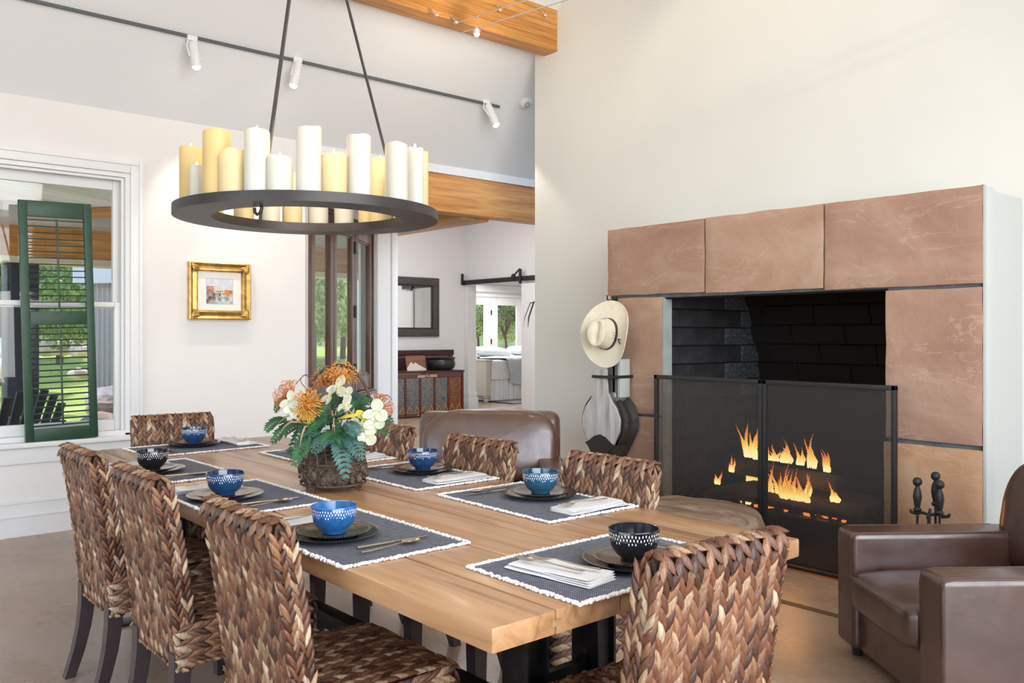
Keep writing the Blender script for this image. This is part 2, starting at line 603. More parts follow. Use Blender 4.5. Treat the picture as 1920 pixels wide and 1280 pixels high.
for nm, z0, z1, dy in (('lower_sash', WZ0 + 0.02, ZM + 0.025, 0.06), ('upper_sash', ZM - 0.02, WZ1 - 0.03, 0.105)):
    ss = 0.055
    mb = MB()
    mb.box(SX0, YB + dy, z0, SX0 + ss, YB + dy + 0.04, z1, 0.006).box(SX1 - ss, YB + dy, z0, SX1, YB + dy + 0.04, z1, 0.006)
    mb.box(SX0 + ss, YB + dy, z0, SX1 - ss, YB + dy + 0.04, z0 + (0.075 if nm == 'lower_sash' else 0.04), 0.006)
    mb.box(SX0 + ss, YB + dy, z1 - (0.035 if nm == 'lower_sash' else 0.085), SX1 - ss, YB + dy + 0.04, z1, 0.006)
    s = mb.build(nm, MT['trim'], win)
    MB().box(SX0 + ss, YB + dy + 0.018, z0 + 0.04, SX1 - ss, YB + dy + 0.022, z1 - 0.03).build('pane', MT['glass'], s)

# ---- wood beams
big = thing('ceiling_beam', 'large laminated orange fir beam crossing the ceiling at the top', 'beam')
tag(big, kind='structure')
BZ0, BZ1 = 3.714, 4.07
nl = 8
for k in range(nl):
    z0 = BZ0 + (BZ1 - BZ0) * k / nl
    z1 = BZ0 + (BZ1 - BZ0) * (k + 1) / nl
    MB().box(-3.6, 5.225 + 0.0015 * (k % 2), z0 + 0.0006, XW + 0.02, 5.39, z1 - 0.0006, 0.0015, 1).build('lamination', MT['beam'], big)
MB().box(XW - 0.002, 5.223, BZ0 - 0.012, XW + 0.06, 5.40, BZ0 - 0.001).build('bearing_plate', MT['trim'], big)
b1 = thing('ceiling_beam', 'knotty fir header beam over the hall opening behind the candles', 'beam')
tag(b1, kind='structure')
MB().box(3.46, YB + 0.02, 2.462, 7.0, YB + 0.2, 2.81, 0.006).build('beam_timber', MT['beam'], b1)
MB().box(3.40, YB, 2.81, 7.0, YB + 0.2, 2.885).build('fascia', MT['trim'], b1)
b2 = MB().box(5.08, YB + 0.2, 2.44, 5.42, 8.5, 2.80, 0.006).build('ceiling_beam', MT['beam_y'])
tag(b2, 'brown timber beam running back into the hall under the header beam', 'beam', kind='structure')

# ---- diagonal wall with the wooden folding window
DO = Vector((WL, YB, 0))
DD = Vector((0.719, 0.695, 0)).normalized()
DN = Vector((-DD.y, DD.x, 0))     # to the outside
DM = Matrix(((DD.x, DN.x, 0, DO.x), (DD.y, DN.y, 0, DO.y), (0, 0, 1, 0), (0, 0, 0, 1)))
T0, T1, DZ0, DZ1 = 0.13, 2.16, 0.755, 2.41
mb = MB()
mb.box(0, 0, 0, T0, 0.14, 3.5, M=DM).box(T1, 0, 0, 2.45, 0.14, 3.5, M=DM).box(T0, 0, 0, T1, 0.14, DZ0, M=DM).box(T0, 0, DZ1, T1, 0.14, 3.5, M=DM)
structure('wall_diagonal', mb, MT['hall'], 'white diagonal wall with the wooden folding window')
w2 = thing('window_2', 'dark brown wooden folding window with three tall glazed leaves', 'window')
tag(w2, kind='structure')
walnut = wood('brown_window_wood', (0.05, 0.022, 0.013), (0.10, 0.045, 0.026), (0.17, 0.085, 0.05), 'Z', 0.28, 1.2, coat=0.2)
mb = MB()
mb.box(T0 - 0.05, -0.025, DZ0 - 0.06, T0, 0.12, DZ1 + 0.05, 0.006, M=DM).box(T1, -0.025, DZ0 - 0.06, T1 + 0.04, 0.12, DZ1 + 0.05, 0.006, M=DM)
mb.box(T0, -0.025, DZ1, T1, 0.12, DZ1 + 0.05, 0.006, M=DM)
mb.build('window_frame', walnut, w2)
mb = MB().box(T0 - 0.07, -0.05, DZ0 - 0.06, T1 + 0.06, 0.12, DZ0 - 0.02, 0.012, M=DM).box(T0 - 0.05, -0.03, DZ0 - 0.02, T1 + 0.04, 0.12, DZ0, 0.005, M=DM)
mb.build('window_sill', walnut, w2)
xs = [T0, 0.76, 1.47, T1]
for k in range(3):
    a, b = xs[k] + 0.004, xs[k + 1] - 0.004
    st = 0.10
    z0, z1 = DZ0 + 0.004, DZ1 - 0.004
    mb = MB()
    mb.box(a, -0.01, z0, a + st, 0.04, z1, 0.008, M=DM).box(b - st, -0.01, z0, b, 0.04, z1, 0.008, M=DM)
    mb.box(a + st, -0.01, z0, b - st, 0.04, z0 + 0.15, 0.008, M=DM).box(a + st, -0.01, z1 - 0.13, b - st, 0.04, z1, 0.008, M=DM)
    lf = mb.build('window_leaf', walnut, w2)
    mb = MB()
    q = 0.02
    mb.box(a + st, 0.0, z0 + 0.15, a + st + q, 0.03, z1 - 0.13, 0.004, M=DM).box(b - st - q, 0.0, z0 + 0.15, b - st, 0.03, z1 - 0.13, 0.004, M=DM)
    mb.box(a + st, 0.0, z0 + 0.15, b - st, 0.03, z0 + 0.15 + q, 0.004, M=DM).box(a + st, 0.0, z1 - 0.13 - q, b - st, 0.03, z1 - 0.13, 0.004, M=DM)
    mb.build('glazing_bead', walnut, lf)
    MB().box(a + st, 0.012, z0 + 0.15, b - st, 0.017, z1 - 0.13, M=DM).build('pane', glass('bevelled_glass', (0.95, 0.97, 0.95), 0.10), lf)
for z in (0.98, 1.55, 2.18):
    MB().box(1.455, -0.022, z - 0.055, 1.485, -0.008, z + 0.055, 0.003, M=DM).tube([DM @ Vector((1.47, -0.02, z - 0.06)), DM @ Vector((1.47, -0.02, z + 0.06))], 0.008, 8).build('hinge', MT['black_iron'], w2)

# ---- hall
HX, HY = 9.437, 12.135
mb = MB().box(5.0, 7.96, 0, 5.235, 8.3, 3.5).add([(5.08, 8.3, 0), (5.2, 8.3, 0), (7.62, HY, 0), (7.5, HY, 0), (5.08, 8.3, 3.5), (5.2, 8.3, 3.5), (7.62, HY, 3.5), (7.5, HY, 3.5)], [(0, 3, 2, 1), (4, 5, 6, 7), (0, 1, 5, 4), (1, 2, 6, 5), (2, 3, 7, 6), (3, 0, 4, 7)])
structure('wall_hall_left', mb, MT['hall'], 'white corner pier at the left of the hall opening')
structure('trim_1', MB().box(5.17, 7.945, 0, 5.245, 7.975, 2.44, 0.004), MT['trim'], 'white corner trim on the hall pier', 'trim')
structure('wall_hall_back', MB().box(7.5, HY, 0, HX + 0.12, HY + 0.12, 3.5), MT['hall'], 'white hall wall with the dark framed mirror')
DY0, DY1, DH = 10.54, 12.04, 2.235
mb = MB().box(HX, 5.6, 0, HX + 0.14, DY0, 3.5).box(HX, DY1, 0, HX + 0.14, HY, 3.5).box(HX, DY0, DH, HX + 0.14, DY1, 3.5)
structure('wall_hall_right', mb, MT['hall'], 'white hall wall with the sliding-door opening to the bedroom')
structure('ceiling_hall', MB().prism([(3.2, YB + 0.2), (HX + 0.3, YB + 0.2), (HX + 0.3, HY + 0.2), (7.5, HY + 0.2), (5.0, 8.4)], 3.5, 3.6), MT['ceiling'], 'white flat hall ceiling', 'ceiling')
structure('wall_hall_header', MB().box(3.3, YB + 0.1, 2.86, 9.6, YB + 0.2, 3.5), MT['hall'], 'white wall strip above the header beam')
structure('wall_hall_end', MB().box(7.1, 5.45, 0, 9.6, 5.6, 3.5).box(7.1, 5.5, 2.86, 7.2, YB + 0.2, 3.5), MT['hall'], 'white end wall of the hall')
mb = MB().box(HX - 0.02, DY1 - 0.02, 0, HX + 0.16, DY1 + 0.0, DH + 0.02)
mb.box(HX - 0.02, DY1 + 0.001, 0, HX, HY - 0.005, DH + 0.02)
structure('trim_2', mb, MT['trim'], 'white jamb at the left of the bedroom opening', 'trim')
mb = MB().box(HX - 0.045, DY1 - 0.06, 0, HX + 0.18, HY - 0.01, 0.2, 0.006).box(HX - 0.035, DY1 - 0.045, 0.2, HX + 0.17, HY - 0.012, 0.30, 0.01)
structure('baseboard_hall', mb, MT['trim'], 'tall white plinth baseboard beside the bedroom opening', 'baseboard')

# sliding barn door with its rail
bd = thing('barn_door', 'white sliding door on a black rail beside the bedroom opening', 'door')
MB().box(HX - 0.075, 9.3, 0.02, HX - 0.035, DY0 - 0.005, 2.16, 0.004).build('door_panel', MT['trim'], bd)
mb = MB().box(HX - 0.075, 10.2, 2.2, HX - 0.062, 12.13, 2.28, 0.002)
rl = mb.build('rail', MT['black_iron'], bd)
for y in (10.55, 12.10):
    MB().box(HX - 0.10, y - 0.025, 2.16 if y < 12 else 2.2, HX - 0.075, y + 0.025, 2.40, 0.004).build('hanger_strap', MT['black_iron'], bd)
MB().lathe([(0.0, -0.012), (0.045, -0.012), (0.045, 0.012), (0.0, 0.012)], 20, M=align((HX - 0.09, 10.72, 2.28), (1, 0, 0))).build('roller', MT['black_iron'], bd)
MB().tube([(HX - 0.09, 10.72, 2.29), (HX - 0.09, 10.56, 2.40)], 0.014, 6).build('brace', MT['black_iron'], bd)

# ---- bedroom
mb = MB().box(HX, 16.0, 0, 10.95, 16.12, 3.5).box(14.3, 16.0, 0, 16.2, 16.12, 3.5).box(10.95, 16.0, 2.30, 14.3, 16.12, 3.5)
structure('wall_bedroom_back', mb, MT['hall'], 'white bedroom wall around the glazed doors')
structure('wall_bedroom_right', MB().box(16.0, 9.0, 0, 16.12, 16.1, 3.5), MT['hall'], 'white bedroom side wall')
structure('wall_bedroom_left', MB().box(HX, HY + 0.12, 0, HX + 0.12, 16, 3.5), MT['hall'], 'white bedroom wall near the hall')
structure('wall_bedroom_front', MB().box(HX + 0.14, 8.9, 0, 16.1, 9.0, 3.5), MT['hall'], 'white bedroom wall on the viewer side')
structure('ceiling_bedroom', MB().box(HX, 9.0, 3.5, 16.2, 16.2, 3.6), MT['ceiling'], 'white bedroom ceiling', 'ceiling')
structure('trim_3', MB().box(HX + 0.14, 15.95, 2.34, 16.0, 16.0, 2.50, 0.01), MT['trim'], 'white header moulding above the bedroom doors', 'trim')
dr = thing('door_1', 'white glazed double door behind the bed looking out on trees', 'door')
tag(dr, kind='structure')
yd = 16.0
x0 = 10.95
leafs = []
cx = on_y(921, 600, yd).x
for a, b in ((cx - 1.02, cx - 0.01), (cx + 0.01, cx + 1.02)):
    s = 0.20
    mb = MB().box(a, yd, 0.01, a + s, yd + 0.05, 2.22, 0.008).box(b - s, yd, 0.01, b, yd + 0.05, 2.22, 0.008)
    mb.box(a + s, yd, 2.03, b - s, yd + 0.05, 2.22, 0.008).box(a + s, yd, 0.01, b - s, yd + 0.05, 0.30, 0.008)
    lf = mb.build('door_leaf', MT['trim'], dr)
    MB().box(a + s, yd + 0.02, 0.28, b - s, yd + 0.026, 2.05).build('pane', MT['glass'], lf)
mb = MB().box(10.955, yd - 0.02, 0, cx - 1.022, yd + 0.061, 2.295).box(cx + 1.022, yd - 0.02, 0, 14.295, yd + 0.061, 2.295).box(cx - 1.021, yd - 0.02, 2.222, cx + 1.021, yd + 0.061, 2.294)
mb.build('door_frame', MT['trim'], dr)
for z in (0.5, 1.15, 1.85):
    MB().box(cx - 0.012, yd - 0.02, z - 0.06, cx + 0.012, yd + 0.01, z + 0.06).build('hinge', MT['black_iron'], dr)

# ------------------------------------------------------------------ fireplace
FX = 4.48
fp = thing('fireplace', 'fireplace faced with large pinkish-brown sandstone slabs around a black fire opening', 'fireplace')
ST = 0.085


def slab(name, y0, y1, z0, z1, mat, seed, rough=0.006):
    ny, nz = max(10, int((y1 - y0) / 0.035)), max(8, int((z1 - z0) / 0.035))
    vs, fs = [], []
    for j in range(nz + 1):
        for i in range(ny + 1):
            u, v = i / ny, j / nz
            y = y0 + (y1 - y0) * u
            z = z0 + (z1 - z0) * v
            p = Vector((seed * 3.1, y * 2.2, z * 3.0))
            d = noise.fractal(p, 1.0, 2.0, 5) * rough
            rid = noise.noise(Vector((seed, y * 1.1 + z * 2.6, z * 0.8)))
            if rid > 0.18:
                d += 0.006
            if u in (0, 1) or v in (0, 1):
                d = -0.006 + d * 0.3
                y += noise.noise(p * 3) * 0.005 * (1 if v not in (0, 1) else 0.4)
                z += noise.noise(p * 3 + Vector((5, 0, 0))) * 0.005 * (1 if u not in (0, 1) else 0.4)
            vs.append((FX - d, y, z))
    for j in range(nz):
        for i in range(ny):
            a = j * (ny + 1) + i
            fs.append((a, a + ny + 1, a + ny + 2, a + 1))
    rim = [i for i in range(ny + 1)] + [(j + 1) * (ny + 1) - 1 for j in range(1, nz + 1)] + [nz * (ny + 1) + i for i in range(ny - 1, -1, -1)] + [j * (ny + 1) for j in range(nz - 1, 0, -1)]
    o = len(vs)
    for i in rim:
        x, y, z = vs[i]
        vs.append((FX + ST, y, z))
    n = len(rim)
    for k in range(n):
        fs.append((rim[k], rim[(k + 1) % n], o + (k + 1) % n, o + k))
    fs.append(tuple(range(o, o + n)))
    return MB().add(vs, fs).build(name, mat, fp, smooth=50)


g = 0.006
slab('stone_slab', 3.30 + g, FY1, 1.598, 2.06, MT['stone_a'], 1)
slab('stone_slab', 2.49 + g, 3.30 - g, 1.588, 2.062, MT['stone_b'], 2)
slab('stone_slab', FY0 - 0.005, 2.49 - g, 1.578, 2.06, MT['stone_a'], 3.4, 0.01)
slab('stone_slab', 3.645, FY1 - 0.005, 0.79, 1.578, MT['stone_b'], 4.2)
slab('stone_slab', 3.645, FY1 - 0.005, 0.0, 0.772, MT['stone_a'], 5.5)
slab('stone_slab', FY0 - 0.003, OY0, 0.782, 1.560, MT['stone_a'], 6.1)
slab('stone_slab', FY0 - 0.003, OY0 + 0.01, 0.0, 0.758, MT['stone_c'], 7.7, 0.008)
mb = MB()
bx = FX + 0.022
mb.box(bx, FY0 + 0.006, 0, FX + ST + 0.01, OY0 - 0.004, 2.03).box(bx, OY1 + 0.004, 0, FX + ST + 0.01, FY1 - 0.012, 2.03).box(bx, OY0 - 0.004, OZ + 0.012, FX + ST + 0.01, OY1 + 0.004, 2.03)
mb.build('mortar_bed', MT['mortar'], fp)
mb = MB()
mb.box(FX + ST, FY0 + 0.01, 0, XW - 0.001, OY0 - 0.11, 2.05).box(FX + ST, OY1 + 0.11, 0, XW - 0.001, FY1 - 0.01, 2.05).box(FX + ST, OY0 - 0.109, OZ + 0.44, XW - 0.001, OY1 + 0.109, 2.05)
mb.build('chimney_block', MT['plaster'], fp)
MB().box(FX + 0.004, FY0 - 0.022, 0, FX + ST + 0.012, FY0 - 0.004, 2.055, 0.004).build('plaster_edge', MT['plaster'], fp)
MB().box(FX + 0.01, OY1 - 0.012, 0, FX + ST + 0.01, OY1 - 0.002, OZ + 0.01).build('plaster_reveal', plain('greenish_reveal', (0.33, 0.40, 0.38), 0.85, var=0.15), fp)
# fire chamber
mb = MB()
mb.box(FX + ST + 0.01, OY1 + 0.02, -0.005, 5.9, OY1 + 0.1, 1.95).box(FX + ST + 0.01, OY0 - 0.1, -0.005, 5.9, OY0 - 0.02, 1.95)
mb.box(FX + ST + 0.02, OY0 - 0.02, 1.90, 5.9, OY1 + 0.02, 1.95).box(FX + 0.03, OY0 - 0.003, OZ + 0.002, FX + ST + 0.03, OY1 + 0.003, OZ + 0.36)
mb.add([(5.78, OY0 - 0.02, 0), (5.78, OY1 + 0.02, 0), (5.72, OY1 + 0.02, 0.85), (5.72, OY0 - 0.02, 0.85), (5.34, OY1 + 0.02, 1.95), (5.34, OY0 - 0.02, 1.95), (5.9, OY0 - 0.02, 0), (5.9, OY1 + 0.02, 0), (5.9, OY1 + 0.02, 1.95), (5.9, OY0 - 0.02, 1.95)],
       [(0, 1, 2, 3), (3, 2, 4, 5), (6, 9, 8, 7), (0, 6, 7, 1), (5, 4, 8, 9), (1, 7, 8, 4, 2), (0, 3, 5, 9, 6)])
mb.build('fire_chamber', MT['soot'], fp)
MB().box(FX + 0.0, OY0, -0.01, 5.75, OY1, 0.012).build('hearth_floor', MT['soot'], fp)
brick_me = MB().box(-0.2, -0.012, -0.059, 0.2, 0.022, 0.059, 0.004, 1)
bm_dark = brick_me.mesh('brick', MT['firebrick'])
bm_soot = brick_me.mesh('brick', MT['soot'])
bm_grey = brick_me.mesh('brick', MT['firebrick_grey'])
for r in range(14):
    z = 0.062 + r * 0.125
    off = 0.2 if r % 2 else 0.0
    for k in range(5):
        x = FX + ST + 0.02 + off + k * 0.408
        xb = 5.72 if z < 0.85 else 5.72 - (z - 0.85) * 0.345
        l, h = x - 0.2, x + 0.2
        l, h = max(l, FX + ST + 0.012), min(h, xb + 0.05)
        if h - l < 0.05:
            continue
        grey = h > xb - 0.12 and z > 0.9
        inst('brick', bm_grey if grey else bm_dark, fp, ((l + h) / 2, OY1 + 0.012 + 0.004 * noise.noise(Vector((r, k * 3, 1))), z), None, ((h - l) / 0.4, 1, 1))
for r in range(8):
    t = (r + 0.5) / 8
    z = 0.85 + 1.1 * t
    x = 5.72 - 0.38 * t
    for k in range(5):
        y = OY1 - 0.02 - (0.1 if r % 2 else 0.3) - k * 0.405
        if OY0 + 0.1 < y < OY1 - 0.1:
            inst('brick', bm_soot, fp, (x - 0.004, y, z), (-0.334, 0, math.pi / 2), (1, 1, 1.17))

# fire: grate, logs, flames
gr = thing('fire_grate', 'black iron grate holding the burning logs', 'grate', (4.98, 2.86, 0.012))
mb = MB()
for k in range(7):
    y = -0.36 + 0.12 * k
    mb.tube([(-0.2, y, 0.26), (-0.18, y, 0.2), (0.2, y, 0.2), (0.22, y, 0.3)], 0.012, 6)
mb.build('grate_bar', MT['black_iron'], gr)
for sx in (-0.17, 0.17):
    MB().tube([(sx, -0.4, 0.19), (sx, 0.4, 0.19)], 0.014, 6).build('cross_bar', MT['black_iron'], gr)
    for sy in (-0.33, 0.33):
        MB().tube([(sx, sy, 0.19), (sx, sy, 0.0)], 0.013, 6).build('leg', MT['black_iron'], gr)


def log(a, b, r, label, seed):
    a, b = Vector(a), Vector(b)
    n, m = 14, 12
    L = (b - a).length
    mb = MB()

    def fn(u, v):
        an = 2 * math.pi * u
        rr = r * (1 + 0.16 * noise.noise(Vector((math.cos(an) * 1.2, math.sin(an) * 1.2, v * 3 + seed))))
        return (rr * math.cos(an), rr * math.sin(an) * 0.85, v * L)
    mb.grid(fn, n, m, wrap=True)
    mb.f += [tuple(range(n))[::-1], tuple(range((m - 1) * n, m * n))]
    mb.c += [None, None]
    mb.v = [tuple(align(a, b - a) @ Vector(p)) for p in mb.v]
    mid = (a + b) / 2
    mb.v = [tuple(Vector(p) - mid) for p in mb.v]
    o = mb.build('firewood_log', MT['firewood'], None, mid)
    tag(o, label, 'log', 'burning logs in the fireplace')


log((4.84, 3.27, 0.285), (4.86, 2.42, 0.275), 0.062, 'charred log lying along the front of the fire', 1)
log((5.13, 3.25, 0.29), (5.1, 2.45, 0.285), 0.066, 'charred log lying along the back of the fire', 2)
pa, pb = on_x(1372, 872, 5.02), on_x(1575, 908, 4.90)
log(pa, pb, 0.058, 'long charred log sloping down to the right across the top of the fire', 3)
pa, pb = on_x(1322, 930, 4.85), on_x(1452, 905, 5.06)
log(pa, pb, 0.052, 'short charred log tilted at the left of the fire', 4)


def flame_mat():
    m, nt, nd, ln, b = new_mat('flame')
    nd.remove(b)
    t = nd.new('ShaderNodeTexCoord')
    sp = nd.new('ShaderNodeSeparateXYZ')
    ln.new(t.outputs['Generated'], sp.inputs[0])
    c = ramp(nd, ln, sp.outputs['Z'], [(0.0, (1.0, 0.70, 0.28)), (0.35, (1.0, 0.40, 0.07)), (1.0, (0.75, 0.09, 0.01))])
    em = nd.new('ShaderNodeEmission')
    ln.new(c, em.inputs[0])
    st = ramp(nd, ln, sp.outputs['Z'], [(0.0, (1, 1, 1)), (0.5, (0.5, 0.5, 0.5)), (1.0, (0.16, 0.16, 0.16))])
    mul = nd.new('ShaderNodeMath')
    mul.operation = 'MULTIPLY'
    mul.inputs[1].default_value = 5.0
    ln.new(st, mul.inputs[0])
    ln.new(mul.outputs[0], em.inputs[1])
    tr = nd.new('ShaderNodeBsdfTransparent')
    lw = nd.new('ShaderNodeLayerWeight')
    lw.inputs['Blend'].default_value = 0.45
    nz = noise_tex(nd, ln, coords(nd, ln, (14, 14, 5)), 1.0, 3)
    ad = nd.new('ShaderNodeMath')
    ad.operation = 'MULTIPLY_ADD'
    ad.inputs[1].default_value = 0.5
    ln.new(nz, ad.inputs[0])
    ln.new(lw.outputs['Facing'], ad.inputs[2])
    mx = nd.new('ShaderNodeMixShader')
    ln.new(ad.outputs[0], mx.inputs[0])
    ln.new(em.outputs[0], mx.inputs[1])
    ln.new(tr.outputs[0], mx.inputs[2])
    ln.new(mx.outputs[0], nd['Material Output'].inputs[0])
    return m


FL = flame_mat()
fire = thing('fire', 'orange and yellow flames among the logs behind the screen', 'fire', (4.95, 2.86, 0.3))
rf = random.Random(5)
# base px, base py, height px, width px, depth plane
for fx, fy, fh, fw, X in ((1408, 858, 66, 34, 4.98), (1450, 864, 34, 24, 4.97), (1474, 868, 44, 30, 4.95), (1522, 878, 62, 22, 4.93), (1550, 885, 46, 16, 4.92), (1372, 885, 34, 12, 4.92),
                          (1455, 938, 74, 44, 4.82), (1478, 938, 58, 40, 4.82), (1502, 938, 46, 30, 4.81), (1515, 930, 52, 14, 4.81), (1400, 945, 36, 22, 4.82), (1566, 942, 40, 22, 4.80),
                          (1440, 940, 40, 22, 4.83), (1345, 908, 34, 14, 4.9), (1410, 905, 30, 26, 5.0), (1490, 941, 40, 70, 4.80), (1420, 862, 40, 22, 4.99), (1500, 872, 40, 18, 4.94)):
    p = on_x(fx, fy, X)
    k = (p.x * math.sin(YAW) + p.y * math.cos(YAW)) / FOC
    H, W = fh * k, fw * k * 0.5
    base = Vector(p) - Vector((4.95, 2.86, 0.3))
    nt_ = max(3, int(fw / 4.5))
    mb = MB()
    for q in range(nt_):
        ph = rf.random() * 6
        hh = H * rf.uniform(0.35, 1.15)
        yy = -((q + 0.5) / nt_ - 0.5) * 2 * W * 0.9
        w0 = W / nt_ * rf.uniform(1.2, 2.1)
        le = rf.uniform(-0.25, 0.35) * hh

        def fl(u, v):
            r = w0 * math.sin(math.pi * min(1, v ** 0.62 * 0.88 + 0.12)) * (1 + 0.2 * math.sin(v * 11 + ph))
            r = max(r, 0.0004) * (1 if v < 1 else 0.02)
            a_ = 2 * math.pi * u
            sx = math.sin(v * 5 + ph) * w0 * 0.7 * v + le * v * v
            return (r * math.cos(a_) * 0.6 + rf.uniform(0, 0), yy + r * math.sin(a_) + sx, v * hh)
        mb.grid(fl, 10, 12, wrap=True)
    mb.build('flame', FL, fire, base, smooth=180)
em_ = emit('glowing_embers', (1.0, 0.22, 0.03), 2.2)
mb = MB()
for k in range(60):
    mb.ball(rf.uniform(0.012, 0.03), rf.uniform(0.012, 0.03), rf.uniform(0.008, 0.016), 7, 4, M=TR(rf.uniform(-0.12, 0.12), rf.uniform(-0.30, 0.30), rf.uniform(-0.085, -0.07)))
o = mb.build('embers', em_, fire, smooth=0)
o['kind'] = 'stuff'
lamp('fire_glow', 'POINT', (4.0 + 0.72, 2.86, 0.48), (0, 0, 0), 5, (1.0, 0.40, 0.10), radius=0.12)

# fire screen
SXP = 4.36
MT_WIRE = plain('grey_black_wire', (0.075, 0.068, 0.064), 0.5, 0.3)
scr = thing('fire_screen', 'black wire-mesh fire screen of two framed panels before the fireplace', 'fire screen', (SXP, 2.81, 0))
SH = 1.066


def screen_panel(y0, y1):
    fr = 0.026
    mb = MB()
    mb.box(-0.012, y0, 0.012, 0.012, y0 + fr, SH, 0.003).box(-0.012, y1 - fr, 0.012, 0.012, y1, SH, 0.003)
    mb.box(-0.012, y0, SH - fr, 0.012, y1, SH, 0.003).box(-0.012, y0, 0.012, 0.012, y1, 0.03, 0.003)
    for yy in (y0 + 0.04, y1 - 0.07):
        mb.box(-0.05, yy, 0.0, 0.05, yy + 0.03, 0.013)
    f = mb.build('screen_frame', MT['black_iron'], scr)
    a0, a1, b0, b1 = y0 + fr, y1 - fr, 0.03, SH - fr
    W, H = a1 - a0, b1 - b0
    mb = MB()
    cy, cz = 0.0095, 0.0135
    sl = cy / cz
    w = 0.0017
    n = int((W + H * sl) / cy)
    for fam in (1, -1):
        for k in range(1, n):
            c = k * cy
            # line y = c - sl*z (mirrored for the other family), clipped
            z0_, z1_ = max(0, (c - W) / sl), min(H, c / sl)
            if z1_ - z0_ < 0.004:
                continue
            ya, yb = c - sl * z0_, c - sl * z1_
            if fam < 0:
                ya, yb = W - ya, W - yb
            x = 0.0008 * fam
            P, Q = (x, a0 + ya, b0 + z0_), (x, a0 + yb, b0 + z1_)
            mb.add([(x, P[1] - w, P[2]), (x, P[1] + w, P[2]), (x, Q[1] + w, Q[2]), (x, Q[1] - w, Q[2]), (x + 0.0012, P[1], P[2]), (x + 0.0012, Q[1], Q[2])],
                   [(0, 1, 2, 3), (1, 4, 5, 2), (4, 0, 3, 5)])
    o = mb.build('wire_mesh', MT_WIRE, scr, smooth=0, normals=False)
    o['kind'] = 'stuff'


screen_panel(-0.01 + 0.002, 0.79)
screen_panel(-0.79, -0.01 - 0.002)

# fire tools
ts = thing('tool_stand', 'black iron stand for the fire tools with curled hooks', 'tool stand', (4.22, 1.80, 0))
MB().lathe([(0.0, 0.0), (0.11, 0.0), (0.11, 0.012), (0.03, 0.03), (0.0, 0.03)], 24).build('base', MT['black_iron'], ts)
MB().tube([(0, 0, 0.03), (0, 0, 0.46)], 0.009, 8).build('post', MT['black_iron'], ts)
for a in (90, 20, 200, 290):
    r = math.radians(a)
    c, s_ = math.cos(r), math.sin(r)
    MB().tube([(0, 0, 0.46), (0.03 * c, 0.03 * s_, 0.468), (0.06 * c, 0.06 * s_, 0.458), (0.085 * c, 0.085 * s_, 0.462), (0.09 * c, 0.09 * s_, 0.475)], [0.008, 0.008, 0.009, 0.008, 0.006], 6).build('hook', MT['black_iron'], ts)
for (dx, dy, dz, what, lab) in ((0.00, 0.055, 0.0, 'poker', 'left black fire tool with ball handle behind the armchair'), (0.05, -0.01, 0.03, 'shovel', 'tallest middle black fire tool with ball handle behind the armchair'), (0.0, -0.05, 0.0, 'brush', 'right black fire tool with ball handle behind the armchair')):
    t = thing('fire_tool', lab, 'fire tool', (4.22 + dx, 1.80 + dy, 0.06 + dz), 0, 'fire tools on their stand')
    MB().lathe([(0.0, 0.405), (0.016, 0.41), (0.02, 0.42), (0.012, 0.43), (0.016, 0.45), (0.021, 0.48), (0.017, 0.51), (0.009, 0.53), (0.009, 0.535)], 14).build('handle', MT['black_iron'], t)
    MB().ball(0.022, 0.022, 0.022, 14, 10, M=TR(0, 0, 0.553)).build('ball_knob', MT['black_iron'], t)
    MB().tube([(0, 0, 0.41), (0, 0, 0.1)], 0.006, 6).build('shaft', MT['black_iron'], t)
    MB().box(-0.03, -0.008, 0.0, 0.03, 0.008, 0.1, 0.005).build('tool_head', MT['black_iron'], t)

# log stump beside the table
st = MB()


def stump(u, v):
    a = 2 * math.pi * u
    k = 1 + 0.10 * noise.noise(Vector((math.cos(a) * 1.3, math.sin(a) * 1.3, 4.2))) + 0.05 * noise.noise(Vector((math.cos(a) * 4, math.sin(a) * 4, v * 3)))
    prof = [(0.95, 0.0), (1.0, 0.12), (1.03, 0.24), (1.0, 0.33), (0.93, 0.385), (0.72, 0.415), (0.35, 0.43), (0.001, 0.435)]
    i = min(int(v * 7 + 1e-6), 6)
    f = v * 7 - i
    r = prof[i][0] * (1 - f) + prof[i + 1][0] * f
    z = prof[i][1] * (1 - f) + prof[i + 1][1] * f
    z += 0.014 * noise.noise(Vector((math.cos(a) * r * 3, math.sin(a) * r * 3, 1.0))) * min(1, z * 4)
    r *= 1 + 0.03 * noise.noise(Vector((math.cos(a) * 7, math.sin(a) * 7, z * 14)))
    return (0.23 * r * k * math.cos(a), 0.37 * r * k * math.sin(a), z)


st.grid(stump, 72, 43, wrap=True)
so = st.build('log_stump', wood('weathered_driftwood', (0.10, 0.06, 0.04), (0.20, 0.13, 0.085), (0.33, 0.24, 0.17), 'Y', 0.8, 1.2), None, (3.80, 2.83, 0), (0, 0, 0.25), smooth=60)
tag(so, 'weathered grey-brown log stump standing before the fire screen', 'stump')

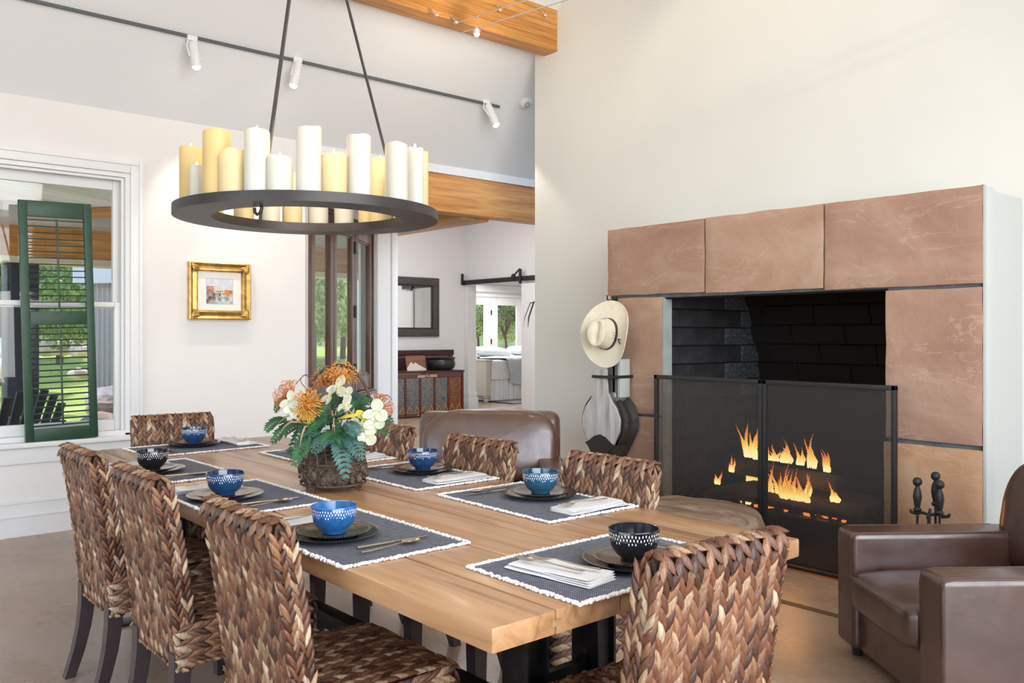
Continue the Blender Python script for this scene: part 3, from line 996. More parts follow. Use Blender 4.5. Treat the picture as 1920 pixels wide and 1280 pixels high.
# ------------------------------------------------------------------ dining table
tb = thing('dining_table', 'long thick-planked wooden dining table on black steel posts', 'table', (1.62, 2.90, 0))
xe = [1.06, 1.235, 1.435, 1.645, 1.83, 2.01, 2.18]
TZ = 0.76
for k in range(6):
    e = 0.007 if k in (0, 5) else 0.004
    MB().box(xe[k] - 1.62 + 0.0014, -1.62 + 0.002 * (k % 2), TZ - 0.052, xe[k + 1] - 1.62 - 0.0014, 1.62 - 0.002 * (k % 3), TZ, e if k in (0, 5) else 0.003, 2).build('plank', MT['plank'], tb)
for x in (1.235, 1.645, 2.01):
    MB().box(x - 1.62 - 0.014, -1.6215, TZ - 0.034, x - 1.62 + 0.014, -1.6, TZ - 0.02).build('key_inlay', MT['plank'], tb)
rust = plain('worn_black_steel', (0.02, 0.02, 0.022), 0.35, 0.7, var=0.3, vscale=20)
for sgn in (-1, 1):
    y0 = -1.62 + 0.37 if sgn < 0 else 1.62 - 0.37
    for x in (1.48, 1.735):
        mb = MB()
        X = x - 1.62
        hw, hd, t = 0.037, 0.05, 0.009
        mb.box(X - hw, y0 - hd, 0.01, X - hw + t, y0 + hd, TZ - 0.062, 0.002).box(X + hw - t, y0 - hd, 0.01, X + hw, y0 + hd, TZ - 0.062, 0.002)
        mb.box(X - hw + t, y0 - hd + 0.018, 0.01, X + hw - t, y0 + hd - 0.018, TZ - 0.062)
        mb.build('post', rust, tb)
    # web plate with a rounded cut between the posts
    r = 0.03
    xa, xb = 1.48 + 0.037 - 1.62, 1.735 - 0.037 - 1.62
    poly = [(xa, 0.2), (xb, 0.2)]
    for q in range(7):
        an = math.pi / 2 * q / 6
        poly.append((xb - r + r * math.cos(an), 0.47 - r * math.sin(an)))
    for q in range(7):
        an = math.pi / 2 * (1 - q / 6)
        poly.append((xa + r - r * math.cos(an), 0.47 - r * math.sin(an)))
    mb = MB().prism(poly, -0.012, 0.012, M=Matrix.Translation((0, y0, 0)) @ Matrix.Rotation(math.pi / 2, 4, 'X'))
    mb.build('web_plate', rust, tb)
    MB().box(-0.42, y0 - 0.055, TZ - 0.062, 0.42, y0 + 0.055, TZ - 0.053).build('top_plate', rust, tb)
    MB().box(-0.40, y0 - 0.05, 0.0, 0.40, y0 + 0.05, 0.012, 0.003).build('foot_plate', rust, tb)
MB().box(-0.03, -1.23, 0.22, 0.03, 1.23, 0.28, 0.004).build('stretcher', rust, tb)

# ------------------------------------------------------------------ woven dining chairs
PAL = [((0.065, 0.023, 0.012), 0.18), ((0.14, 0.052, 0.025), 0.33), ((0.235, 0.11, 0.054), 0.26), ((0.36, 0.225, 0.128), 0.19), ((0.50, 0.375, 0.25), 0.07)]


def pick(r):
    t = r.random()
    for c, w in PAL:
        t -= w
        if t <= 0:
            break
    k = r.uniform(0.8, 1.2)
    return tuple(v * k for v in c)


def lobe(mb, p, A, N, L, w, th, col):
    S = A.cross(N)
    n = 6
    vs = [p - A * L * 0.5]
    for t, k in ((-0.24, 0.72), (0.04, 1.0), (0.3, 0.66)):
        for j in range(n):
            an = 2 * math.pi * j / n
            vs.append(p + A * (L * t) + S * (w * k * math.cos(an)) + N * (th * k * math.sin(an) + th * 0.25 * t))
    vs.append(p + A * L * 0.5)
    fs = []
    for j in range(n):
        j2 = (j + 1) % n
        fs.append((0, 1 + j2, 1 + j))
        fs.append((1 + j, 1 + j2, 1 + n + j2, 1 + n + j))
        fs.append((1 + n + j, 1 + n + j2, 1 + 2 * n + j2, 1 + 2 * n + j))
        fs.append((1 + 2 * n + j, 1 + 2 * n + j2, 1 + 3 * n))
    mb.add(vs, fs, None, col)


def resample(path, step):
    out = []
    path = [Vector(p) for p in path]
    acc = 0.0
    nxt = step * 0.5
    for a, b in zip(path[:-1], path[1:]):
        l = (b - a).length
        while nxt <= acc + l:
            out.append((a + (b - a) * ((nxt - acc) / l), (b - a).normalized()))
            nxt += step
        acc += l
    return out


def braid(path, side, width, step=0.029, seed=0, flip=False, th=0.0075):
    """A plait along the path: pairs of twisted strands, like knitted stitches."""
    r = random.Random(seed)
    mb = MB()
    pts = resample(path, step)
    for i, (p, T) in enumerate(pts):
        T0_ = T
        t2 = pts[min(i + 1, len(pts) - 1)][1] + pts[max(i - 1, 0)][1] + T
        T = t2.normalized()
        S = Vector(side)
        N = T.cross(S).normalized()
        for q in (-1, 1):
            a = math.radians(r.uniform(17, 27))
            f = -1 if flip else 1
            A = (T * math.cos(a) * f + S * q * math.sin(a)).normalized()
            pp = p + S * q * width * 0.245 + T * (step * (0.25 if q > 0 else 0.0)) + N * (0.003 + r.uniform(-0.0015, 0.0015))
            cur = pts[min(i + 1, len(pts) - 1)][1].angle(pts[max(i - 1, 0)][1], 0.0)
            k_ = 1.0 - 0.2 * min(1.0, cur / 0.9)
            lobe(mb, pp, A, N, step * k_ * r.uniform(2.05, 2.4), width * r.uniform(0.22, 0.265), th * r.uniform(0.9, 1.15), pick(r))
    return mb.mesh('braid', MT['weave'], 60, False)


def back_y(z):
    t = max(0.0, (z - 0.30) / 0.605)
    return -0.212 - 0.078 * t ** 1.45


CH_TOP = 0.905
BT = 0.055
core_back = MB()
prof = []
for k in range(11):
    z = 0.33 + (CH_TOP - 0.045 - 0.33) * k / 10
    prof.append((back_y(z) + 0.008, z))
top = [(back_y(CH_TOP) + 0.02, CH_TOP - 0.02), (back_y(CH_TOP) + BT / 2, CH_TOP - 0.008), (back_y(CH_TOP) + BT - 0.02, CH_TOP - 0.02)]
inner = [(y + BT - 0.016, z) for y, z in prof[::-1]]
poly = prof + top + inner
core_back.prism(poly, -0.192, 0.192, M=Matrix(((0, 0, 1, 0), (1, 0, 0, 0), (0, 1, 0, 0), (0, 0, 0, 1))))
ME_BACK = core_back.mesh('backrest', MT['weave_core'])
ME_SEAT = MB().box(-0.205, -0.20, 0.335, 0.205, 0.226, 0.452, 0.02).mesh('seat', MT['weave_core'])

# paths
bp = []
for k in range(12):
    z = 0.452 + (CH_TOP - 0.05 - 0.452) * k / 11
    bp.append((0, back_y(z) + BT, z))
yt = back_y(CH_TOP) + BT / 2
for k in range(9):
    a = math.pi * k / 8
    bp.append((0, yt + math.cos(a) * BT / 2, CH_TOP - 0.034 + math.sin(a) * 0.034))
for k in range(16):
    z = CH_TOP - 0.05 - (CH_TOP - 0.05 - 0.315) * k / 15
    bp.append((0, back_y(z), z))
CW = 0.0445
ME_BRAID = [braid(bp, (-1, 0, 0), CW, seed=10 + k, flip=False) for k in range(4)]
sp_ = [(0, -0.13 + 0.34 * k / 10, 0.456 + 0.004 * math.sin(math.pi * k / 10)) for k in range(11)]
for k in range(6):
    a = math.pi / 2 * (1 - k / 5)
    sp_.append((0, 0.212 + 0.024 * math.cos(a), 0.434 + 0.024 * math.sin(a)))
sp_ += [(0, 0.236, 0.41), (0, 0.236, 0.345)]
ME_SEATB = [braid(sp_, (-1, 0, 0), CW, seed=30 + k) for k in range(3)]


def side_path(off):
    return [(0, back_y(z) + BT / 2 + off, z) for z in [0.32 + (CH_TOP - 0.036 - 0.32) * k / 14 for k in range(15)]]


ME_SIDE = {}
for s_ in (-1, 1):
    for oi, off in enumerate((-0.0145, 0.0145)):
        ME_SIDE[(s_, oi)] = braid(side_path(off), (0, -s_, 0), 0.034, seed=50 + s_ + oi * 3)
sk = [(0, -0.215 + 0.44 * k / 8, 0) for k in range(9)]
ME_SKIRT = {s_: braid(sk, (0, 0, s_), 0.042, seed=70 + s_) for s_ in (-1, 1)}
fk = [(-0.20 + 0.40 * k / 8, 0, 0) for k in range(9)]
ME_ROPE = braid(fk, (0, 1, 0), 0.03, 0.024, seed=91)
ME_ROPES = braid([(0, -0.2 + 0.43 * k / 8, 0) for k in range(9)], (1, 0, 0), 0.03, 0.024, seed=92)


def leg_mesh(path, r0, r1):
    k = len(path)
    mb = MB()
    vs, fs = [], []
    for i, (x, y, z) in enumerate(path):
        h = r0 + (r1 - r0) * i / (k - 1)
        for dx, dy in ((-1, -1), (1, -1), (1, 1), (-1, 1)):
            vs.append((x + dx * h, y + dy * h, z))
    for i in range(k - 1):
        for j in range(4):
            fs.append((i * 4 + j, i * 4 + (j + 1) % 4, (i + 1) * 4 + (j + 1) % 4, (i + 1) * 4 + j))
    fs += [(0, 1, 2, 3), tuple(range((k - 1) * 4, k * 4))]
    return mb.add(vs, fs).mesh('leg', MT['dark_wood'], 30)


ME_FL = leg_mesh([(0, 0, 0.345), (0, 0, 0.17), (0, 0, 0.0)], 0.026, 0.019)
ME_RL = leg_mesh([(0, 0, 0.36), (0, -0.003, 0.28), (0, -0.014, 0.19), (0, -0.034, 0.10), (0, -0.066, 0.0)], 0.027, 0.019)


def make_chair(label):
    t = thing('dining_chair', label, 'chair', group='woven seagrass dining chairs')
    inst('backrest', ME_BACK, t)
    inst('seat', ME_SEAT, t)
    n = 9
    for k in range(n):
        x = (k - (n - 1) / 2)
        inst('braid', ME_BRAID[(k * 7 + 3) % 4], t, (x * 0.400 / n, 0, 0))
        inst('braid', ME_SEATB[(k * 5 + 1) % 3], t, (x * 0.425 / n, 0, 0), None, (1.06, 1, 1))
    for s_ in (-1, 1):
        for oi in (0, 1):
            inst('braid', ME_SIDE[(s_, oi)], t, (s_ * 0.197, 0, 0))
        for z in (0.433, 0.392, 0.352):
            inst('braid', ME_SKIRT[s_], t, (s_ * 0.210, 0, z))
        inst('rope_edge', ME_ROPES, t, (s_ * 0.207, 0, 0.335))
        inst('leg', ME_FL, t, (s_ * 0.178, 0.196, 0))
        inst('leg', ME_RL, t, (s_ * 0.172, -0.196, 0))
    inst('rope_edge', ME_ROPE, t, (0, 0.228, 0.338))
    inst('rope_edge', ME_ROPE, t, (0, -0.205, 0.315))
    return t


chair0 = None
for (x, y, rz, lab) in (
        (1.15, 2.03, -90, 'woven seagrass chair nearest the viewer on the window side, its seat in full view'),
        (1.15, 2.81, -90, 'woven seagrass chair in the middle of the window side of the table'),
        (1.15, 3.47, -90, 'woven seagrass chair last on the window side, its dark curved legs in full view'),
        (1.965, 2.035, 90, 'woven seagrass chair on the fireplace side nearest the log stump'),
        (1.965, 2.76, 90, 'woven seagrass chair on the fireplace side before the far brown leather chair'),
        (1.965, 3.47, 90, 'woven seagrass chair on the fireplace side half hidden by the flowers'),
        (1.60, 4.37, 173, 'woven seagrass chair at the far head of the table below the window'),
        (1.515, 1.325, -5, 'brightly lit woven seagrass chair at the near head of the table')):
    if chair0 is None:
        chair0 = c = make_chair(lab)
    else:
        c = copy_tree(chair0)
        c['label'] = lab
    c.location = (x, y, 0)
    c.rotation_euler = (0, 0, math.radians(rz))

# ------------------------------------------------------------------ leather armchairs


def squash(fn_box, mb, seed, amp):
    mb.v = [tuple(Vector(p) + Vector((noise.noise(Vector(p) * 5 + Vector((seed, 0, 0))), noise.noise(Vector(p) * 5 + Vector((0, seed, 0))), noise.noise(Vector(p) * 5 + Vector((0, 0, seed))))) * amp) for p in mb.v]
    return mb


def pillow(x0, y0, z0, x1, y1, z1, e=0.35, n=22, bulge=0.02, seed=0, amp=0.004):
    """Soft superellipsoid cushion filling the box."""
    cx, cy, cz = (x0 + x1) / 2, (y0 + y1) / 2, (z0 + z1) / 2
    ax_, ay_, az_ = (x1 - x0) / 2, (y1 - y0) / 2, (z1 - z0) / 2
    mb = MB()

    def sg(v, p):
        return math.copysign(abs(v) ** p, v)

    def fn(u, v):
        th = (v - 0.5) * math.pi
        a = 2 * math.pi * u
        c = sg(math.cos(th), e)
        x = ax_ * c * sg(math.cos(a), e * 0.6)
        y = ay_ * c * sg(math.sin(a), e * 0.6)
        z = az_ * sg(math.sin(th), e * 1.3)
        z += math.copysign(bulge, z) * max(0, (1 - (x / ax_) ** 2)) * max(0, (1 - (y / ay_) ** 2)) if abs(z) > 1e-6 else 0
        p = Vector((cx + x, cy + y, cz + z))
        return p + Vector((noise.noise(p * 6 + Vector((seed, 0, 0))), noise.noise(p * 6 + Vector((0, seed, 0))), noise.noise(p * 7 + Vector((0, 0, seed))))) * amp
    mb.grid(fn, n * 2, n, wrap=True)
    return mb


def armchair(label, loc, rz, W, leather, aw=0.157, az=0.525):
    t = thing('leather_armchair', label, 'armchair', loc, rz, 'brown leather armchairs')
    h = W / 2
    MB().box(-h + aw - 0.01, 0.03, 0.045, h - aw + 0.01, 0.86, 0.225, 0.02, 3).build('base', leather, t, smooth=50)
    for s_ in (-1, 1):
        x0, x1 = (s_ * h, s_ * (h - aw)) if s_ < 0 else (h - aw, h)
        a = squash(None, MB().box(x0, 0.0, 0.05, x1, 0.88, az, 0.028, 4), 3 + s_, 0.003).build('arm', leather, t, smooth=60)
        seam = MB()
        for xx in (x0 + 0.008, x1 - 0.008):
            seam.tube([(xx, 0.012, 0.09), (xx, 0.006, az - 0.05), (xx, 0.012, az - 0.012), (xx, 0.05, az - 0.004), (xx, 0.66, az - 0.004)], 0.0042, 6)
        seam.build('piping', leather, a)
    pillow(-h + aw + 0.002, -0.035, 0.215, h - aw - 0.002, 0.68, 0.385, 0.32, 22, 0.02, 1.7, 0.007).build('seat_cushion', leather, t, smooth=180)
    mb = MB()

    def seamfn(zz):
        return [(-h + aw + 0.03, -0.026, zz), (0, -0.036, zz + 0.004), (h - aw - 0.03, -0.026, zz)]
    mb.tube(seamfn(0.36), 0.004, 6)
    mb.build('piping', leather, t)
    # backrest: full width, leaning, rounded
    b = MB().box(-h + 0.004, -0.1, 0.06, h - 0.004, 0.1, 0.81, 0.08, 5)
    b.v = [(x, y + 0.83 + 0.20 * (z - 0.4) * (z > 0.4) + 0.0, z) for x, y, z in b.v]
    squash(None, b, 9, 0.004).build('backrest', leather, t, smooth=60)
    c = pillow(-h + 0.03, 0.63, 0.36, h - 0.03, 0.88, 0.83, 0.5, 24, 0.0, 4.4, 0.012)
    c.v = [(x, y + 0.18 * (z - 0.4), z) for x, y, z in c.v]
    c.build('back_cushion', leather, t, smooth=180)
    for sx in (-h + 0.07, h - 0.07):
        for sy in (0.06, 0.82):
            MB().lathe([(0.0, 0.0), (0.02, 0.0), (0.028, 0.05), (0.0, 0.05)], 12, M=TR(sx, sy, 0)).build('foot', MT['black_iron'], t)
    return t


armchair('dark brown leather armchair with boxy arms at the right by the fire tools', (3.164, 1.52, 0), math.radians(-128.5), 0.82, MT['leather'])
armchair('brown leather armchair with a wide smooth back behind the woven chairs, farther from the viewer', (3.1, 3.78, 0), math.radians(-40.5), 0.95, MT['leather_brown'])

# ------------------------------------------------------------------ place settings


def cloth_mat(name, c1, c2, scale, axis='both'):
    m, nt, nd, ln, b = new_mat(name)
    setp(b, 0.85, 0, 0.2)
    v = coords(nd, ln)
    w = nd.new('ShaderNodeTexChecker')
    w.inputs['Scale'].default_value = scale
    ln.new(v, w.inputs['Vector'])
    w.inputs['Color1'].default_value = (*c1, 1)
    w.inputs['Color2'].default_value = (*c2, 1)
    f = noise_tex(nd, ln, v, 60, 3)
    mix = nd.new('ShaderNodeMix')
    mix.data_type = 'RGBA'
    mix.blend_type = 'MULTIPLY'
    mix.inputs[0].default_value = 0.6
    ln.new(w.outputs[0], mix.inputs[6])
    ln.new(ramp(nd, ln, f, [(0.3, (0.6, 0.6, 0.6)), (0.7, (1.2, 1.2, 1.2))]), mix.inputs[7])
    ln.new(mix.outputs[2], b.inputs['Base Color'])
    bump(nd, ln, b, w.outputs['Fac'], 0.3, 0.002)
    return m


def stripe_mat():
    m, nt, nd, ln, b = new_mat('striped_linen')
    setp(b, 0.85, 0, 0.2)
    v = coords(nd, ln)
    w = nd.new('ShaderNodeTexWave')
    w.bands_direction = 'X'
    w.inputs['Scale'].default_value = 34
    w.inputs['Distortion'].default_value = 0.3
    ln.new(v, w.inputs['Vector'])
    ln.new(ramp(nd, ln, w.outputs['Fac'], [(0.3, (0.80, 0.77, 0.74)), (0.7, (0.80, 0.77, 0.74)), (0.95, (0.60, 0.62, 0.67))]), b.inputs['Base Color'])
    return m


def dash_mat(name, base, rough, dash, z0, z1, nu, rows, w=0.34):
    """Glaze with a band of short pale dashes around the axis (printed decoration)."""
    m, nt, nd, ln, b = new_mat(name)
    setp(b, rough, 0, 0.6, 0.4)
    t = nd.new('ShaderNodeTexCoord')
    sp = nd.new('ShaderNodeSeparateXYZ')
    ln.new(t.outputs['Object'], sp.inputs[0])

    def mth(op, a, bb=None):
        n = nd.new('ShaderNodeMath')
        n.operation = op
        for i, q in enumerate((a, bb)):
            if q is None:
                continue
            if isinstance(q, (int, float)):
                n.inputs[i].default_value = q
            else:
                ln.new(q, n.inputs[i])
        return n.outputs[0]
    ang = mth('ARCTAN2', sp.outputs['Y'], sp.outputs['X'])
    u = mth('MULTIPLY', ang, nu / (2 * math.pi))
    if z1 is not None:
        vv = mth('MULTIPLY', mth('SUBTRACT', sp.outputs['Z'], z0), rows / (z1 - z0))
    else:
        rad = mth('SQRT', mth('ADD', mth('MULTIPLY', sp.outputs['X'], sp.outputs['X']), mth('MULTIPLY', sp.outputs['Y'], sp.outputs['Y'])))
        vv = mth('MULTIPLY', mth('SUBTRACT', rad, z0), rows)
    row = mth('FLOOR', vv)
    uo = mth('ADD', u, mth('MULTIPLY', row, 0.5))
    fu = mth('FRACT', mth('ADD', uo, 100.0))
    fv = mth('FRACT', mth('ADD', vv, 100.0))
    cell = nd.new('ShaderNodeTexWhiteNoise')
    cell.noise_dimensions = '2D'
    cb = nd.new('ShaderNodeCombineXYZ')
    ln.new(mth('FLOOR', mth('ADD', uo, 100.0)), cb.inputs[0])
    ln.new(row, cb.inputs[1])
    ln.new(cb.outputs[0], cell.inputs['Vector'])
    rnd = cell.outputs['Value']
    inu = mth('LESS_THAN', mth('ABSOLUTE', mth('SUBTRACT', fu, 0.5)), w)
    inv = mth('LESS_THAN', mth('ABSOLUTE', mth('SUBTRACT', fv, mth('ADD', 0.35, mth('MULTIPLY', rnd, 0.3)))), 0.34)
    if z1 is not None:
        hi = mth('LESS_THAN', vv, rows)
        lo = mth('GREATER_THAN', vv, mth('MULTIPLY', rnd, 1.0))
        mk = mth('MULTIPLY', mth('MULTIPLY', inu, inv), mth('MULTIPLY', hi, lo))
    else:
        mk = mth('MULTIPLY', mth('MULTIPLY', inu, inv), mth('GREATER_THAN', vv, 0.0))
    f = noise_tex(nd, ln, coords(nd, ln), 55, 4)
    bc = ramp(nd, ln, f, [(0.3, tuple(c * 0.7 for c in base)), (0.7, tuple(min(1, c * 1.25) for c in base))])
    mix = nd.new('ShaderNodeMix')
    mix.data_type = 'RGBA'
    ln.new(mk, mix.inputs[0])
    ln.new(bc, mix.inputs[6])
    mix.inputs[7].default_value = (*dash, 1)
    ln.new(mix.outputs[2], b.inputs['Base Color'])
    return m


M_MAT = cloth_mat('woven_placemat_cloth', (0.075, 0.082, 0.115), (0.22, 0.225, 0.25), 300)
M_FRINGE = plain('white_fringe', (0.78, 0.75, 0.70), 0.9)
M_NAP = stripe_mat()
WHITE = (0.86, 0.87, 0.88)
M_BOWL = {
    'bright': dash_mat('bright_blue_glaze', (0.018, 0.115, 0.33), 0.16, WHITE, 0.047, 0.0715, 50, 3, 0.17),
    'blue': dash_mat('blue_glaze', (0.014, 0.062, 0.16), 0.16, WHITE, 0.046, 0.0715, 50, 3, 0.17),
    'teal': dash_mat('teal_blue_glaze', (0.020, 0.088, 0.155), 0.16, WHITE, 0.046, 0.0715, 48, 3, 0.17),
    'black': dash_mat('black_glaze', (0.010, 0.010, 0.016), 0.12, WHITE, 0.045, 0.0715, 46, 3, 0.17),
}
M_PLATE = plain('dark_navy_glaze', (0.012, 0.014, 0.022), 0.13, spec=0.6, coat=0.4)
M_SIDE = dash_mat('bronze_speckled_glaze', (0.020, 0.016, 0.015), 0.2, (0.17, 0.115, 0.075), 0.035, None, 84, 75, 0.28)

bowl_prof = [(0.0, 0.003), (0.026, 0.003), (0.028, 0.0), (0.032, 0.001), (0.033, 0.006), (0.046, 0.016), (0.056, 0.032), (0.0615, 0.052), (0.0635, 0.0755), (0.0625, 0.0775), (0.060, 0.0765), (0.0575, 0.052), (0.051, 0.032), (0.040, 0.018), (0.02, 0.011), (0.0, 0.010)]
M_BOWL_IN = {'bright': plain('bright_blue_inner_glaze', (0.03, 0.16, 0.38), 0.1, spec=0.6, coat=0.4), 'blue': plain('dark_blue_inner_glaze', (0.012, 0.03, 0.085), 0.1, spec=0.6, coat=0.4),
             'teal': plain('teal_inner_glaze', (0.015, 0.05, 0.10), 0.1, spec=0.6, coat=0.4), 'black': plain('black_inner_glaze', (0.012, 0.012, 0.018), 0.1, spec=0.6, coat=0.4)}


def bowl_mesh(k):
    me = MB().lathe(bowl_prof, 40).mesh('bowl', M_BOWL[k], 60)
    me.materials.append(M_BOWL_IN[k])
    for p in me.polygons:
        q = p.center
        if q.z > 0.0752 or (q.z > 0.009 and math.hypot(q.x, q.y) < 0.059 and p.normal.dot(Vector((q.x, q.y, -0.02))) < 0):
            p.material_index = 1
    return me


ME_BOWL = {k: bowl_mesh(k) for k in M_BOWL}
ME_PLATE = MB().lathe([(0.0, 0.002), (0.075, 0.002), (0.08, 0.0), (0.085, 0.002), (0.118, 0.011), (0.1265, 0.0155), (0.1275, 0.0175), (0.1255, 0.0178), (0.115, 0.0145), (0.085, 0.006), (0.0, 0.005)], 56).mesh('dinner_plate', M_PLATE, 60)
ME_SIDE_P = MB().lathe([(0.0, 0.002), (0.055, 0.002), (0.06, 0.0), (0.064, 0.002), (0.092, 0.0095), (0.0985, 0.0135), (0.0995, 0.0152), (0.0975, 0.0155), (0.088, 0.012), (0.062, 0.006), (0.0, 0.005)], 52).mesh('side_plate', M_SIDE, 60)


def placemat_mesh():
    W, D = 0.585, 0.385
    mb = MB()
    mb.grid(lambda u, v: ((u - 0.5) * (W - 0.02), (v - 0.5) * (D - 0.02), 0.0042 + 0.0006 * noise.noise(Vector((u * 9, v * 7, 0)))), 24, 16)
    mb.box(-(W - 0.02) / 2, -(D - 0.02) / 2, 0.0, (W - 0.02) / 2, (D - 0.02) / 2, 0.0034)
    return mb.mesh('cloth', M_MAT, 60)


def fringe_mesh():
    W, D = 0.585, 0.385
    r = random.Random(3)
    mb = MB()
    per = [((-W / 2, -D / 2), (W / 2, -D / 2)), ((W / 2, -D / 2), (W / 2, D / 2)), ((W / 2, D / 2), (-W / 2, D / 2)), ((-W / 2, D / 2), (-W / 2, -D / 2))]
    for (x0, y0), (x1, y1) in per:
        n = int(math.hypot(x1 - x0, y1 - y0) / 0.0034)
        for k in range(n):
            t = (k + r.random() * 0.6) / n
            x, y = x0 + (x1 - x0) * t, y0 + (y1 - y0) * t
            mb.ball(r.uniform(0.0035, 0.0075), r.uniform(0.0035, 0.0075), r.uniform(0.003, 0.0055), 6, 4, M=TR(x * (1 - 0.008 * r.random()) + r.uniform(-0.0042, 0.0042), y + r.uniform(-0.0042, 0.0042), 0.0042))
    return mb.mesh('fringe', M_FRINGE, 180, False)


ME_MAT, ME_FR = placemat_mesh(), fringe_mesh()


def fork_mesh():
    mb = MB()
    path = [(0, -0.095, 0.006), (0, -0.06, 0.005), (0, -0.01, 0.0065), (0, 0.03, 0.010), (0, 0.045, 0.008), (0, 0.055, 0.0055)]
    mb.tube(path, [0.0055, 0.0048, 0.003, 0.0026, 0.004, 0.0085], 8, flat=0.35, up=(1, 0, 0))
    mb.tube([(0, 0.053, 0.0055), (0, 0.066, 0.004)], [0.0085, 0.0098], 8, flat=0.2, up=(1, 0, 0))
    for k in range(4):
        x = -0.0082 + k * 0.00547
        mb.tube([(x, 0.064, 0.004), (x, 0.085, 0.0035), (x * 0.95, 0.105, 0.0085)], [0.0015, 0.0014, 0.0008], 6, up=(1, 0, 0))
    return mb.mesh('fork', MT['steel'], 60)


def spoon_mesh():
    mb = MB()
    mb.tube([(0, -0.09, 0.006), (0, -0.06, 0.005), (0, 0.0, 0.0065), (0, 0.035, 0.009), (0, 0.048, 0.007)], [0.0055, 0.0048, 0.003, 0.0026, 0.004], 8, flat=0.35, up=(1, 0, 0))

    def fn(u, v):
        a = 2 * math.pi * u
        r = v
        return (0.0185 * r * math.cos(a), 0.074 + 0.029 * r * math.sin(a), 0.0035 + 0.006 * r * r)
    mb.grid(fn, 20, 6, wrap=True)
    mb.grid(lambda u, v: tuple(Vector(fn(u, v)) + Vector((0, 0, -0.0013))), 20, 6, wrap=True)
    return mb.mesh('spoon', MT['steel'], 60)


def knife_mesh():
    mb = MB()
    mb.tube([(0, -0.11, 0.005), (0, -0.06, 0.005), (0, -0.015, 0.005), (0, 0.0, 0.005)], [0.0066, 0.006, 0.0048, 0.005], 8, flat=0.5, up=(1, 0, 0))
    mb.prism([(-0.005, 0.0), (0.005, 0.0), (0.0075, 0.03), (0.0075, 0.085), (0.003, 0.108), (-0.004, 0.112), (-0.005, 0.06)], 0.0042, 0.0058)
    return mb.mesh('table_knife', MT['steel'], 40)


ME_FORK, ME_SPOON, ME_KNIFE = fork_mesh(), spoon_mesh(), knife_mesh()


def napkin_mesh(seed):
    """A napkin folded to a long strip: three soft layers, the near fold showing its edges."""
    mb = MB()
    L, Wd = 0.255, 0.105
    for k in range(4):
        z = 0.0018 + k * 0.0036
        dx = (k - 1.5) * 0.003
        sh = 0.004 * k

        def fn(u, v, z=z, dx=dx, sh=sh, k=k):
            a = 2 * math.pi * u
            ca, sa = math.cos(a), math.sin(a)
            x = math.copysign(abs(ca) ** 0.35, ca) * Wd / 2
            zz = sa * 0.0021
            y = (v - 0.5) * (L - sh * 2)
            if k == 3:
                x *= 1 - 0.25 * max(0, v - 0.72) / 0.28
            wv = 0.003 * noise.noise(Vector((x * 16 + seed, y * 9, k * 2.0))) + 0.006 * max(0, -y - 0.06) * 8 * (k / 3)
            return (x + dx, y, max(0.0002, z + zz + wv))
        mb.grid(fn, 28, 22, wrap=True)
        o = len(mb.v) - 28 * 22
        mb.f += [tuple(o + i for i in range(28))[::-1], tuple(o + 21 * 28 + i for i in range(28))]
        mb.c += [None, None]
    return mb.mesh('napkin', M_NAP, 60)


ME_NAP = [napkin_mesh(1.0), napkin_mesh(4.0)]

